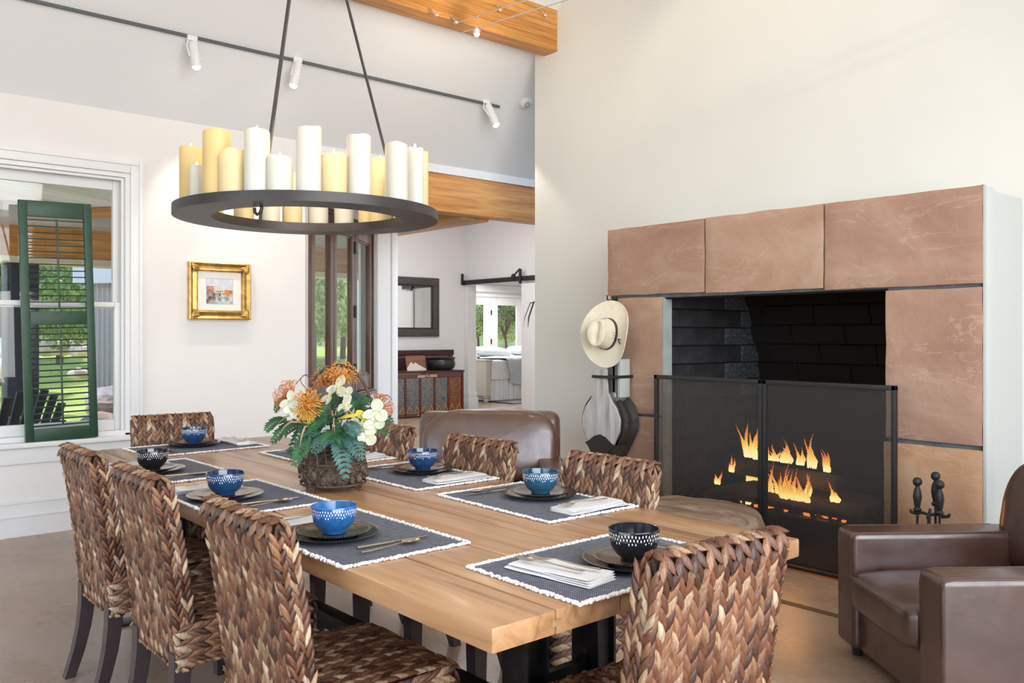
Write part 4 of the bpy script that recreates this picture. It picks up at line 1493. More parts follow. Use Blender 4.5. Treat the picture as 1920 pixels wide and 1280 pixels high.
PLACES = [
    # x, y, rotation, bowl, words, napkin shows, (plate dx, dy)
    (1.25, 2.13, -90, 'bright', 'at the nearest place on the window side', 'blue'),
    (1.25, 2.88, -90, 'blue', 'at the middle place on the window side', 'blue'),
    (1.25, 3.62, -90, 'black', 'at the last place on the window side', 'black'),
    (1.975, 2.16, 90, 'teal', 'at the nearest place on the fireplace side', 'teal'),
    (1.975, 2.87, 90, 'blue', 'at the middle place on the fireplace side', 'blue'),
    (1.975, 3.60, 90, 'blue', 'at the fireplace-side place behind the flowers', 'blue'),
    (1.63, 4.275, 180, 'blue', 'at the far head of the table', 'blue'),
    (1.58, 1.455, 0, 'black', 'at the near head of the table', 'black'),
]
COLW = {'bright': 'bright blue', 'blue': 'dark blue', 'teal': 'teal blue', 'black': 'black'}
for i, (x, y, rz, bk, words, _) in enumerate(PLACES):
    R3 = RZ(math.radians(rz))
    base = Matrix.Translation((x, y, TZ)) @ R3
    rr = random.Random(40 + i)

    def put(me, name, label, cat, grp, lx, ly, lz, la=0.0, rx=0.0):
        o = inst(name, me)
        o.matrix_world = base @ Matrix.Translation((lx, ly, lz)) @ RZ(math.radians(la)) @ Matrix.Rotation(math.radians(rx), 4, 'X')
        tag(o, label, cat, grp)
        return o
    mt = thing('placemat', 'dark grey woven placemat with a white fringe ' + words, 'placemat', group='fringed placemats')
    mt.matrix_world = base @ RZ(math.radians(rr.uniform(-1.5, 1.5)))
    inst('cloth', ME_MAT, mt)
    f = inst('fringe', ME_FR, mt)
    f['kind'] = 'stuff'
    dx, dy = (0.0, -0.055) if rz == -90 else (0.03, -0.06)
    if rz == 180:
        dx, dy = -0.01, -0.07
    z = 0.0052
    put(ME_PLATE, 'dinner_plate', 'large dark glazed dinner plate ' + words, 'plate', 'large dark dinner plates', dx, dy, z)
    put(ME_SIDE_P, 'side_plate', 'small bronze-speckled plate under the bowl ' + words, 'plate', 'small speckled plates', dx, dy, z + 0.0068, rr.uniform(0, 90))
    put(ME_BOWL[bk], 'bowl', COLW[bk] + ' glazed bowl with white dashes ' + words, 'bowl', 'glazed bowls on the plates', dx, dy, z + 0.0125, rr.uniform(0, 90))
    if rz == 0:
        put(ME_NAP[0], 'napkin', 'striped white folded napkin under two forks ' + words, 'napkin', 'folded striped napkins', -0.165, 0.0, z, 7)
        put(ME_FORK, 'fork', 'silver fork, left one on the napkin ' + words, 'fork', 'forks on the napkins', -0.185, 0.01, z + 0.0185, 9)
        put(ME_FORK, 'fork', 'silver fork, right one on the napkin ' + words, 'fork', 'forks on the napkins', -0.15, -0.005, z + 0.0185, 12)
    else:
        put(ME_NAP[i % 2], 'napkin', 'striped white folded napkin under two forks ' + words, 'napkin', 'folded striped napkins', -0.215, -0.045, z, rr.uniform(-3, 3))
        put(ME_FORK, 'fork', 'napkin fork farther from the plate ' + words, 'fork', 'forks on the napkins', -0.225, -0.02, z + 0.0185, -4)
        put(ME_FORK, 'fork', 'napkin fork closer to the plate ' + words, 'fork', 'forks on the napkins', -0.195, -0.025, z + 0.0185, 6)
    put(ME_KNIFE, 'table_knife', 'silver table knife on the placemat ' + words, 'knife', 'table knives', dx + 0.165 if rz != -90 else 0.17, 0.03, z, -3)
    put(ME_SPOON, 'spoon', 'silver spoon beside the knife ' + words, 'spoon', 'spoons on the placemats', dx + 0.205 if rz != -90 else 0.21, -0.01, z, 5)

# ------------------------------------------------------------------ chandelier
CX, CY, CZ = 1.631, 3.105, 1.782
ch = thing('chandelier', 'round dark iron chandelier ring carrying pillar candles over the table', 'chandelier', (CX, CY, CZ))
ch.rotation_euler = (0, 0, 0)
RO, RI = 0.51, 0.368
MB().lathe([(RI, 0.0), (RO, 0.0), (RO, 0.036), (RI, 0.036)], 96, close=True).build('ring', MT['bronze'], ch, smooth=40)
AP = Vector((0.0, 0.0, 1.46))
vaxis = math.atan2(math.cos(YAW), math.sin(YAW))        # direction of the view in plan
for a in (-103, 17, 137):
    an = vaxis - math.pi / 2 + math.radians(a)
    e = Vector((0.372 * math.cos(an), 0.372 * math.sin(an), 0.02))
    MB().tube([e + Vector((0, 0, -0.018)), e, e + (AP - e) * 0.5, AP], 0.0098, 6, flat=0.6).build('rod', MT['bronze'], ch)
    d = Vector((math.cos(an), math.sin(an), 0))
    if a != -103:
        continue
    sx_ = Vector((-math.cos(YAW), math.sin(YAW), 0))
    d = -sx_
    MB().tube([e + Vector((0, 0, 0.02)), e + Vector((0, 0, -0.026)), e - d * 0.006 + Vector((0, 0, -0.043)), e - d * 0.016 + Vector((0, 0, -0.047)), e - d * 0.024 + Vector((0, 0, -0.040)), e - d * 0.025 + Vector((0, 0, -0.024))], 0.0062, 8).build('hook', MT['bronze'], ch)
MB().lathe([(0.0, 0.0), (0.03, 0.0), (0.03, 0.05), (0.012, 0.06), (0.012, CEIL - CZ - 1.44), (0.07, CEIL - CZ - 1.44), (0.07, CEIL - CZ - 1.42 + 0.0), (0.0, CEIL - CZ - 1.42)], 16, M=TR(0, 0, 1.425)).build('stem', MT['bronze'], ch)


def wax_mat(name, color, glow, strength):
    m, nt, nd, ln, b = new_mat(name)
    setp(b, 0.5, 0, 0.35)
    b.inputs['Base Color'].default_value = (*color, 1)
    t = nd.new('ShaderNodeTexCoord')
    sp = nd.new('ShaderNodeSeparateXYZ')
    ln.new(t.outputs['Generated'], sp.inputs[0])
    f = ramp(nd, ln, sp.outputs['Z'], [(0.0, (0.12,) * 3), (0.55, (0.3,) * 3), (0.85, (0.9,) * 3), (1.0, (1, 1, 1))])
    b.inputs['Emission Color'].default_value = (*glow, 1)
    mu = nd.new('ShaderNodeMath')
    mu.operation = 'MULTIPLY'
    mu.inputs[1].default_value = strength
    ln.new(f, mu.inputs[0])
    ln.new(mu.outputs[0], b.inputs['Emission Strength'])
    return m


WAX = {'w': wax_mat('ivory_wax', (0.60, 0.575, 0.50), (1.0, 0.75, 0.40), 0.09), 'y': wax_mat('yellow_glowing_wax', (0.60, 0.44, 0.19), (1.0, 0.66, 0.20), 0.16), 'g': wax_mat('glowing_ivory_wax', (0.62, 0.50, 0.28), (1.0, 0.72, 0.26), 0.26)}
FLM = emit('candle_flame_bulb', (1.0, 0.80, 0.45), 6)


def candle(px, near, ytop, wpx, kind, cut=0.0, flame=False):
    # the spot of the ring seen in that column, on the near or the far half
    rad = 0.442
    d = pix(px, HORIZON, 1.0) - Vector((0, 0, CAM_H))
    d2 = Vector((d.x, d.y))
    cc = Vector((CX, CY))
    A = d2.dot(d2)
    B = -2 * d2.dot(cc)
    C = cc.dot(cc) - rad * rad
    disc = B * B - 4 * A * C
    if disc < 0:
        t = -B / (2 * A)
        p = d2 * t
        p = cc + (p - cc).normalized() * rad
    else:
        t = (-B + (-1 if near else 1) * math.sqrt(disc)) / (2 * A)
        p = d2 * t
    depth = p.x * math.sin(YAW) + p.y * math.cos(YAW)
    h = (HORIZON - ytop) / FOC * depth + CAM_H - (CZ + 0.036)
    r = wpx / FOC * depth / 2
    mb = MB()
    n = 28
    rows = [(0.0, 1.0), (0.3, 1.0), (0.7, 0.995), (1.0, 0.99)]
    seed = px * 0.13

    def fn(u, v):
        a = 2 * math.pi * u
        seq = [(r, 0.0), (r, 0.5 * h), (r, h - 0.012), (r * 0.985, h - 0.005), (r * 0.93, h), (r * 0.86, h - 0.002), (r * 0.7, h - 0.012), (0.001, h - 0.014)]
        q, z = seq[min(7, int(round(v * 7)))]
        w = noise.noise(Vector((math.cos(a), math.sin(a), seed)))
        if z > h - 0.02:
            z += w * 0.008 - cut * max(0, math.cos(a - 2.2)) * (0.6 if q > r * 0.5 else 0.2)
        return (q * (1 + 0.012 * w) * math.cos(a), q * (1 + 0.012 * w) * math.sin(a), z)
    mb.grid(fn, n, 8, wrap=True)
    c = mb.build('candle', WAX[kind], ch, (p.x - CX, p.y - CY, 0.036), smooth=50)
    if flame:
        MB().lathe([(0.0, 0.0), (0.005, 0.006), (0.006, 0.014), (0.003, 0.026), (0.0, 0.034)], 10, M=TR(0, 0, h - 0.014)).build('flame', FLM, c)
    return c


for args in ((407, True, 246, 52, 'y', 0.0, False), (436, True, 283, 50, 'g', 0.02, False), (482, True, 245, 47, 'w', 0.0, True), (525, True, 294, 48, 'w', 0.004, True),
             (579, True, 240, 47, 'w', 0.0, False), (626, True, 289, 48, 'g', 0.03, True), (673, True, 255, 45, 'w', 0.0, False), (743, True, 270, 43, 'w', 0.0, False),
             (713, False, 298, 42, 'g', 0.0, True), (778, True, 278, 33, 'w', 0.0, True), (805, False, 286, 27, 'g', 0.0, False), (802, True, 334, 18, 'w', 0.0, False),
             (358, False, 277, 42, 'y', 0.0, True), (369, True, 311, 26, 'w', 0.0, True), (400, False, 330, 36, 'y', 0.0, False), (457, False, 318, 36, 'g', 0.0, False), (506, False, 330, 36, 'w', 0.0, False),
             (548, False, 326, 36, 'g', 0.0, False), (597, False, 322, 36, 'w', 0.0, False), (645, False, 335, 36, 'w', 0.0, False), (690, False, 330, 36, 'g', 0.0, False), (755, False, 320, 36, 'g', 0.0, False)):
    candle(*args)
lamp('candle_glow', 'POINT', (CX, CY, CZ + 0.22), (0, 0, 0), 5.5, (1.0, 0.76, 0.45), radius=0.2)

# ------------------------------------------------------------------ track light on the sloping ceiling
TY, TZZ = 5.9, 3.372
tk = thing('track_light', 'slim dark ceiling track with three white spot lamps', 'track light', (0, TY, TZZ))
MB().box(-2.2, -0.014, -0.012, on_y(926, 190, TY).x + 0.06, 0.004, 0.008).build('rail', plain('dark_track', (0.09, 0.1, 0.105), 0.5), tk)
MB().box(-2.2, 0.004, -0.006, on_y(926, 190, TY).x + 0.08, 0.03, 0.02).build('rail_housing', MT['white_metal'], tk)
for (px, py, ex, ey) in ((362, 78, 369, 131), (560, 118, 549, 165), (914, 196, 932, 238)):
    a = on_y(px, py, TY - 0.03)
    b = on_y(ex, ey, TY - 0.03)
    if px == 914:
        b = on_y(ex, ey, TY - 0.10)
    O = Vector((0, TY, TZZ))
    d = (b - a)
    h = MB()
    L = d.length
    M = align(a - O, d)
    h.lathe([(0.0, 0.0), (0.026, 0.0), (0.032, 0.01), (0.034, 0.1), (0.035, L - 0.03), (0.03, L - 0.02), (0.03, L - 0.045), (0.0, L - 0.045)], 20, M=M)
    hd = h.build('lamp_head', MT['white_metal'], tk, smooth=40)
    MB().tube([a - O + Vector((-0.015, 0.02, 0.035)), a - O + Vector((-0.04, 0.01, -0.03)), a - O + d * 0.55 + Vector((-0.038, 0, 0))], 0.007, 6).ball(0.014, 0.01, 0.014, 8, 6, M=TR(*(a - O + d * 0.55 + Vector((0.04, 0, 0))))).build('yoke', MT['white_metal'], hd)
    MB().box(-0.035, -0.02, -0.02, 0.035, 0.025, 0.016, 0.006, M=TR(*(a - O + Vector((0, 0.025, 0.03))))).build('track_adapter', MT['white_metal'], hd)
    MB().lathe([(0.0, L - 0.035), (0.028, L - 0.03), (0.026, L - 0.012), (0.012, L - 0.002), (0.0, L)], 16, M=M).build('bulb', MT['bulb'], hd)
    e = a + d * 1.06
    tgt = {362: on_y(400, 545, YB), 560: on_y(500, 600, YB), 914: (5.1, 5.0, 0.8)}[px]
    lamp('track_spot', 'SPOT', e, tgt, 30 if px != 914 else 26, (1.0, 0.90, 0.78), spot=58, blend=0.6, radius=0.02)

# cable lights near the big beam
clt = thing('cable_light', 'two thin silver lamp cables with a small glaring spot before the big beam', 'cable light')
c1 = on_y(856, 43, 5.19)
wd = Vector((0.154, -0.988, 0))
MB().tube([c1, c1 + wd * 4.5], 0.0035, 6).build('cable', MT['chrome'], clt)
c2 = on_y(905, 49, 4.95)
MB().tube([c2 - wd * 0.2, c2 + wd * 4.5], 0.004, 6).build('cable', MT['chrome'], clt)
for (px, py) in ((855, 42), (818, 28), (938, 19), (1022, 29)):
    p = on_y(px, py, 5.19)
    MB().ball(0.017, 0.017, 0.017, 12, 8, M=TR(*p)).tube([p, p + Vector((-0.03, 0.035, 0.06))], 0.004, 6).build('standoff', MT['chrome'], clt)
lp = on_y(894, 62, 5.0)
k1 = c1 + wd * 0.22
MB().tube([k1, lp + Vector((-0.012, 0, 0.03))], 0.0035, 6).tube([c2, lp + Vector((0.012, 0, 0.03))], 0.0035, 6).build('lamp_arm', MT['chrome'], clt)
MB().lathe([(0.0, 0.0), (0.024, 0.004), (0.03, 0.03), (0.016, 0.05), (0.0, 0.052)], 16, M=TR(lp.x, lp.y, lp.z - 0.01)).build('reflector', MT['chrome'], clt)
MB().ball(0.02, 0.02, 0.02, 12, 8, M=TR(lp.x, lp.y, lp.z - 0.006)).build('bulb', MT['bulb'], clt)
lamp('cable_spot', 'POINT', lp + Vector((0, -0.06, -0.04)), (0, 0, 0), 9.0, (1.0, 0.86, 0.66), radius=0.03)
# its spots farther along the cable wash the fireplace wall
for (y, zt, yt, e) in ((3.1, 2.55, 3.3, 36),):
    p = Vector((3.55, y, CEIL - 0.12))
    MB().lathe([(0.0, 0.0), (0.024, 0.004), (0.03, 0.03), (0.016, 0.05), (0.0, 0.052)], 16, M=TR(*p)).build('reflector', MT['chrome'], clt)
    lamp('cable_spot', 'SPOT', p + Vector((0, 0, -0.03)), (XW, yt, zt), e, (1.0, 0.87, 0.70), spot=84, blend=0.4, radius=0.03)

sd = thing('smoke_detector', 'round white smoke detector on the sloping ceiling near the wall edge', 'smoke detector')
p = on_y(986, 206, 5.84)
p.z = 2.9 + (YB - 5.84) - 0.012
MB().lathe([(0.0, -0.028), (0.034, -0.028), (0.05, -0.02), (0.056, 0.0), (0.056, 0.018), (0.0, 0.018)], 28, M=align(p, (0, 0.7, 0.7))).build('housing', MT['white_metal'], sd, smooth=50)
MB().lathe([(0.02, -0.03), (0.026, -0.031), (0.026, -0.027), (0.02, -0.027)], 20, M=align(p, (0, 0.7, 0.7)), close=True).build('vent_ring', plain('grey_vent', (0.25, 0.25, 0.25), 0.6), sd)

# ------------------------------------------------------------------ small painting
PX0, PX1, PZ0, PZ1 = 2.36, 2.835, 1.44, 1.868
pf = thing('framed_painting', 'small watercolor of a bridge in a carved gold frame on the white wall', 'painting', ((PX0 + PX1) / 2, YB, (PZ0 + PZ1) / 2))
gold = plain('antique_gold', (0.62, 0.40, 0.13), 0.34, 0.85, var=0.35, vscale=16, bscale=70, bstr=0.3)
hw, hh = (PX1 - PX0) / 2, (PZ1 - PZ0) / 2
fw = 0.072
sec = [(0.0, 0.0), (0.0, 0.05), (0.008, 0.056), (0.016, 0.05), (0.03, 0.036), (0.046, 0.04), (0.056, 0.048), (0.064, 0.044), (0.07, 0.03), (fw, 0.0)]
for k in range(4):
    mb = MB()
    A = [Vector((-hw, 0, -hh)), Vector((hw, 0, -hh)), Vector((hw, 0, hh)), Vector((-hw, 0, hh))]
    p, q = A[k], A[(k + 1) % 4]
    t = (q - p).normalized()
    inn = Vector((-t.z, 0, t.x))
    vs = []
    for (w, d) in sec:
        vs.append(p + t * w + inn * w + Vector((0, -d, 0)))
    for (w, d) in sec:
        vs.append(q - t * w + inn * w + Vector((0, -d, 0)))
    n = len(sec)
    mb.add(vs, [(i, i + 1, n + i + 1, n + i) for i in range(n - 1)] + [tuple(range(n)), tuple(range(n, 2 * n))])
    mb.build('frame_rail', gold, pf, smooth=50)
for sx in (-1, 1):
    for sz in (-1, 1):
        mb = MB()
        r = random.Random(int(sx * 3 + sz * 7 + 20))
        for k in range(9):
            a = math.radians(k * 11.5 - 2)
            cxn, czn = sx * (hw - 0.034), sz * (hh - 0.034)
            dx, dz = -sx * math.cos(a), -sz * math.sin(a)
            l = 0.032 if k % 2 else 0.045
            mb.tube([(cxn + sx * 0.012, -0.046, czn + sz * 0.012), (cxn + dx * l * 0.6, -0.056, czn + dz * l * 0.6), (cxn + dx * l, -0.048, czn + dz * l)], [0.009, 0.008, 0.003], 6)
        mb.ball(0.014, 0.012, 0.014, 10, 6, M=TR(sx * (hw - 0.026), -0.05, sz * (hh - 0.026)))
        mb.build('corner_ornament', gold, pf, smooth=60)
MB().box(-hw + fw - 0.006, -0.024, -hh + fw - 0.006, hw - fw + 0.006, -0.014, hh - fw + 0.006).build('mat_board', plain('white_mat_board', (0.86, 0.83, 0.78), 0.8), pf)
iw, ih = 0.101, 0.093
mb = MB()
r = random.Random(8)
NX, NZ = 44, 40
for j in range(NZ):
    for i in range(NX):
        u, v = (i + 0.5) / NX, (j + 0.5) / NZ
        nn = noise.fractal(Vector((u * 7, v * 7, 2)), 1, 2, 4)
        if v > 0.60:
            c = Vector((0.66, 0.68, 0.72)) + Vector((0.12, 0.08, 0.02)) * nn
            if v < 0.70 and u < 0.28 + 0.05 * nn:
                c = Vector((0.50, 0.26, 0.18)) + Vector((0.2, 0.15, 0.1)) * nn
        elif v > 0.42:
            c = Vector((0.72, 0.62, 0.52)) + Vector((0.1, 0.1, 0.1)) * nn
            if u < 0.3:
                c = Vector((0.45, 0.23, 0.19)) + Vector((0.2, 0.12, 0.1)) * nn
            elif 0.34 < u < 0.62 and 0.46 < v < 0.52 and (i // 2) % 2:
                c = Vector((0.10, 0.10, 0.10))
            elif u > 0.68 and v < 0.56:
                c = Vector((0.55, 0.20, 0.07)) + Vector((0.25, 0.15, 0.06)) * nn
        else:
            c = Vector((0.50, 0.50, 0.48)) + Vector((0.35, 0.35, 0.33)) * nn
            if u < 0.34:
                c = Vector((0.27, 0.22, 0.20)) + Vector((0.4, 0.35, 0.3)) * nn
            arch = lambda c0, w: abs(u - c0) < w and v > 0.42 - 0.16 * (1 - ((u - c0) / w) ** 2)
            if arch(0.40, 0.05) or arch(0.82, 0.10):
                c = Vector((0.58, 0.28, 0.12))
            elif 0.45 < u < 0.55 and v > 0.3:
                c = Vector((0.18, 0.16, 0.16))
        x0, x1 = -iw + 2 * iw * i / NX, -iw + 2 * iw * (i + 1) / NX
        z0, z1 = -ih + 2 * ih * j / NZ, -ih + 2 * ih * (j + 1) / NZ
        mb.add([(x0, -0.0245, z0), (x1, -0.0245, z0), (x1, -0.0245, z1), (x0, -0.0245, z1)], [(0, 1, 2, 3)], None, tuple(max(0.02, q) for q in c))
mb.build('picture', vcol('watercolor', 0.7, 0.3), pf, smooth=0, normals=False)
mb = MB()
for (a, b, c, d) in ((-iw - 0.004, -ih - 0.004, iw + 0.004, -ih), (-iw - 0.004, ih, iw + 0.004, ih + 0.004), (-iw - 0.004, -ih, -iw, ih), (iw, -ih, iw + 0.004, ih)):
    mb.box(a, -0.026, b, c, -0.022, d)
mb.build('mat_bevel', plain('grey_mat_bevel', (0.55, 0.55, 0.57), 0.8), pf)

# ------------------------------------------------------------------ green shutter leaning on the sill
sh = thing('window_shutter', 'dark green louvered wooden shutter leaning against the window', 'shutter', (1.508, YB - 0.045, WZ0 - 0.012))
sh.rotation_euler = (math.radians(-1.2), math.radians(-1.35), 0)
SHW, SHH, STW = 0.222, 1.60, 0.05
for s_ in (-1, 1):
    a, b = sorted((s_ * SHW, s_ * (SHW - STW)))
    MB().box(a, -0.016, 0, b, 0.016, SHH, 0.004).build('stile', MT['green'], sh)
zr = [(0.0, 0.085), (0.775, 0.865), (SHH - 0.105, SHH)]
for a, b in zr:
    MB().box(-SHW + STW, -0.015, a, SHW - STW, 0.015, b, 0.003).build('rail', MT['green'], sh)
lou = MB().tube([(-SHW + STW - 0.002, 0, 0), (SHW - STW + 0.002, 0, 0)], 0.021, 10, flat=0.17, up=(0, 1, 0)).mesh('louver', MT['green'], 60)
for (z0, z1, n) in ((0.085, 0.775, 17), (0.865, SHH - 0.105, 15)):
    for k in range(n):
        inst('louver', lou, sh, (0, 0, z0 + (z1 - z0) * (k + 0.5) / n), (math.radians(8), 0, 0))
    MB().box(-0.005, -0.032, z0 + 0.02, 0.006, -0.021, z1 - 0.015, 0.002).build('tilt_rod', MT['green'], sh)

# ------------------------------------------------------------------ hat and bellows on the fireplace
bl = thing('bellows', 'large antique bellows with pale weathered boards hanging on the fireplace', 'bellows', (FX, 4.005, 0))
whitewood = wood('whitewashed_board', (0.30, 0.27, 0.25), (0.50, 0.47, 0.45), (0.66, 0.64, 0.62), 'Z', 0.75, 1.2, spec=0.2)
darkleather = plain('old_black_leather', (0.03, 0.024, 0.022), 0.6, bscale=14, bstr=0.6, bdist=0.02)
outl = [(0.0, 0.515), (0.05, 0.53), (0.115, 0.59), (0.165, 0.68), (0.17, 0.76), (0.14, 0.83), (0.09, 0.885), (0.06, 0.94), (0.052, 1.02), (0.05, 1.09)]


def pear(k=1.0, z_min=0.515, dz=0.0):
    right = [(y * k, z + dz) for y, z in outl if z >= z_min]
    return [(-y, z) for y, z in right] + [(y, z) for y, z in right[::-1] if abs(y) > 1e-6]


# local: x toward the wall is +, boards in the y-z plane
PM = Matrix(((0, 0, 1, 0), (1, 0, 0, 0), (0, 1, 0, 0), (0, 0, 0, 1)))
fb = MB().prism(pear(), -0.205, -0.185, M=PM)
fb.build('front_board', whitewood, bl)
bb = MB().prism(pear(), -0.03, -0.01, M=PM)
bb.build('back_board', whitewood, bl)
mb = MB()
lo = [(y, z) for y, z in outl if z < 0.93]
ring = [(-y, z) for y, z in lo[::-1]] + lo[1:]


def leather(u, v):
    i = u * (len(ring) - 1)
    k = min(int(i), len(ring) - 2)
    f = i - k
    y = ring[k][0] * (1 - f) + ring[k + 1][0] * f
    z = ring[k][1] * (1 - f) + ring[k + 1][1] * f
    c = Vector((y, z - 0.72))
    bul = 1.06 - 0.12 * math.sin(math.pi * v) + 0.05 * math.cos(v * math.pi * 4)
    return (-0.187 + 0.16 * v, c.x * bul * 1.01, 0.72 + c.y * bul * 1.01)


mb.grid(leather, 48, 13)
mb.build('leather_side', darkleather, bl, smooth=180)
mb = MB().prism([(-0.135, 0.585), (0.0, 0.47), (0.135, 0.585), (0.10, 0.60), (0.05, 0.635), (0.0, 0.65), (-0.05, 0.635), (-0.10, 0.60)], -0.214, -0.204, M=PM)
mb.prism([(-0.13, 0.585), (-0.05, 0.46), (0.05, 0.46), (0.13, 0.585), (0.0, 0.60)], -0.206, -0.02, M=PM)
mb.build('leather_cap', darkleather, bl)
MB().box(-0.215, -0.115, 1.03, -0.0, 0.07, 1.05).build('strap', MT['black_iron'], bl)
for y in (-0.10, -0.055):
    MB().box(-0.13, y - 0.012, 0.90, -0.03, y + 0.012, 1.16, 0.003).build('handle_bar', plain('pale_green_board', (0.45, 0.50, 0.48), 0.8), bl)
MB().box(-0.13, -0.085, 0.93, -0.05, 0.005, 1.45, 0.004).build('hanging_board', wood('grey_old_board', (0.08, 0.08, 0.075), (0.14, 0.14, 0.13), (0.2, 0.2, 0.19), 'Z', 0.8), bl)

HC = on_x(1139, 626, FX - 0.17)
hat = thing('cowboy_hat', 'cream straw cowboy hat with a dark band hanging over the bellows', 'hat', HC)
# local z along the crown axis: away from the stone, toward the room, turned to the left and a little up
ax_ = Vector((-0.80, -0.14, 0.05)).normalized()
upv = Vector((0.0, -0.16, 1.0))
xv = upv.cross(ax_).normalized()
yv = ax_.cross(xv).normalized()
hat.rotation_euler = Matrix((xv, yv, ax_)).transposed().to_euler()
straw = plain('cream_straw', (0.78, 0.70, 0.55), 0.7, spec=0.3, var=0.05, vscale=30, bscale=160, bstr=0.2)


def brim(u, v, dz=0.0):
    a = 2 * math.pi * u
    ro = 0.205 + 0.022 * math.cos(2 * (a - math.pi / 2))
    ri = 0.094 + 0.013 * math.cos(2 * (a - math.pi / 2))
    r = ri + (ro - ri) * v
    z = 0.055 * v ** 2 * math.cos(a) ** 2 - 0.012 * v * math.sin(a) ** 2 + dz
    return (r * math.cos(a), r * math.sin(a), z)


mb = MB()
mb.grid(lambda u, v: brim(u, v), 64, 10, wrap=True).grid(lambda u, v: brim(u, v, -0.004), 64, 10, wrap=True)
mb.tube([brim(k / 64, 1.0, -0.002) for k in range(65)], 0.0035, 6, caps=False)
mb.build('brim', straw, hat, smooth=180)


def crown(u, v):
    a = 2 * math.pi * u
    H = 0.135
    ri = 0.094 + 0.013 * math.cos(2 * (a - math.pi / 2))
    if v < 0.6:
        t = v / 0.6
        k = 1.0 - 0.16 * t
        return (ri * k * math.cos(a), ri * k * math.sin(a), t * (H + 0.012 * math.cos(a) ** 2 - 0.0))
    t = (v - 0.6) / 0.4
    k = 0.84 * (1 - t)
    x, y = ri * k * math.cos(a), ri * k * math.sin(a)
    rim = H + 0.012 * math.cos(a) ** 2 * (1 - t)
    dent = 0.030 * math.exp(-(x / 0.02) ** 2) * (1 - math.exp(-(t * 3) ** 2)) * (1 if y > -0.06 else 0.5)
    pinch = 0.014 * math.exp(-((abs(x) - 0.05) / 0.02) ** 2) * max(0, y / 0.09) * t
    return (x, y, rim + 0.012 * math.sin(math.pi * t * 0.5) - dent - pinch)


MB().grid(crown, 56, 26, wrap=True).build('crown', straw, hat, smooth=180)
mb = MB()


def band(u, v):
    a = 2 * math.pi * u
    ri = 0.0955 + 0.013 * math.cos(2 * (a - math.pi / 2))
    return (ri * (1.012 - 0.02 * v) * math.cos(a), ri * (1.012 - 0.02 * v) * math.sin(a), 0.004 + 0.026 * v)


mb.grid(band, 56, 4, wrap=True)
hb = plain('dark_braided_band', (0.03, 0.02, 0.02), 0.5, bscale=90, bstr=0.7)
b_ = mb.build('hat_band', hb, hat, smooth=60)
MB().tube([(0.096, -0.02, 0.014), (0.112, -0.035, 0.02), (0.12, -0.05, 0.012)], 0.0035, 6).tube([(0.096, -0.02, 0.014), (0.118, -0.02, 0.018)], 0.003, 6).build('band_tie', hb, b_)
for k in range(3):
    a = math.radians(-12 + k * 12)
    MB().lathe([(0.0, 0.0), (0.0035, 0.0), (0.0035, 0.002), (0.0, 0.002)], 8, M=align((0.0885 * math.cos(a), 0.0885 * math.sin(a), 0.062), (math.cos(a), math.sin(a), 0.1))).build('eyelet', hb, hat)
hk = on_x(1150, 562, FX - 0.03)
hook = MB().tube([hk + Vector((0.03, 0, 0)), hk + Vector((-0.04, 0, -0.01)), hk + Vector((-0.06, 0, 0.0)), hk + Vector((-0.065, 0, 0.03))], 0.005, 6)
hook.box(hk.x + 0.005, hk.y - 0.02, hk.z - 0.03, hk.x + 0.024, hk.y + 0.02, hk.z + 0.02, 0.003)
tag(hook.build('wall_hook', MT['black_iron']), 'small black iron hook above the straw hat', 'hook', kind='thing')

# ------------------------------------------------------------------ flower arrangement
FC = Vector((1.585, 2.83, TZ))
fa = thing('flower_arrangement', 'basket of orange pincushion flowers, orchids and ferns in the middle of the table', 'flower arrangement', FC)
FD = FC.x * math.sin(YAW) + FC.y * math.cos(YAW)
wick = plain('rusty_basket_wire', (0.10, 0.055, 0.035), 0.6, 0.3, var=0.4, vscale=30, bscale=80, bstr=0.4)
moss = plain('bark_and_moss', (0.12, 0.08, 0.055), 0.9, var=0.8, vscale=40, bscale=60, bstr=1.0, bdist=0.02)


def bask_r(z):
    return 0.108 + 0.012 * math.sin(z / 0.19 * 5.0) + max(0, z - 0.11) * 0.26


MB().lathe([(0.0, 0.022), (0.104, 0.022), (bask_r(0.04) - 0.008, 0.04), (bask_r(0.07) - 0.006, 0.07), (bask_r(0.1) - 0.01, 0.1), (0.09, 0.115), (0.0, 0.12)], 40).build('moss_lining', moss, fa, smooth=180)
r = random.Random(21)
mb = MB()
for k in range(170):
    a = r.uniform(0, 6.28)
    z = r.uniform(0.028, 0.098)
    p = Vector((bask_r(z) * math.cos(a), bask_r(z) * math.sin(a), z))
    da = r.uniform(-0.25, 0.25)
    dz = r.uniform(-0.02, 0.02)
    q = Vector(((bask_r(z) + 0.004) * math.cos(a + da), (bask_r(z) + 0.004) * math.sin(a + da), min(0.11, max(0.025, z + dz))))
    mb.tube([p, (p + q) / 2 * 1.03 * (1 if True else 1) - Vector((0, 0, (p.z + q.z) / 2 * 0.03)), q], [0.0018, 0.0028, 0.0015], 5)
for k in range(16):
    a = r.uniform(0, 6.28)
    z = r.uniform(0.04, 0.085)
    mb.ball(0.012, 0.012, 0.016, 8, 6, M=TR(bask_r(z) * math.cos(a), bask_r(z) * math.sin(a), z))
o = mb.build('twig_weave', moss, fa, smooth=60)
o['kind'] = 'stuff'
for k in range(22):
    a = 2 * math.pi * k / 22
    MB().tube([((bask_r(z) + 0.003) * math.cos(a + 0.06 * math.sin(z * 30)), (bask_r(z) + 0.003) * math.sin(a + 0.06 * math.sin(z * 30)), z) for z in (0.095, 0.12, 0.145, 0.17, 0.19)], 0.0028, 5).build('basket_wire', wick, fa)
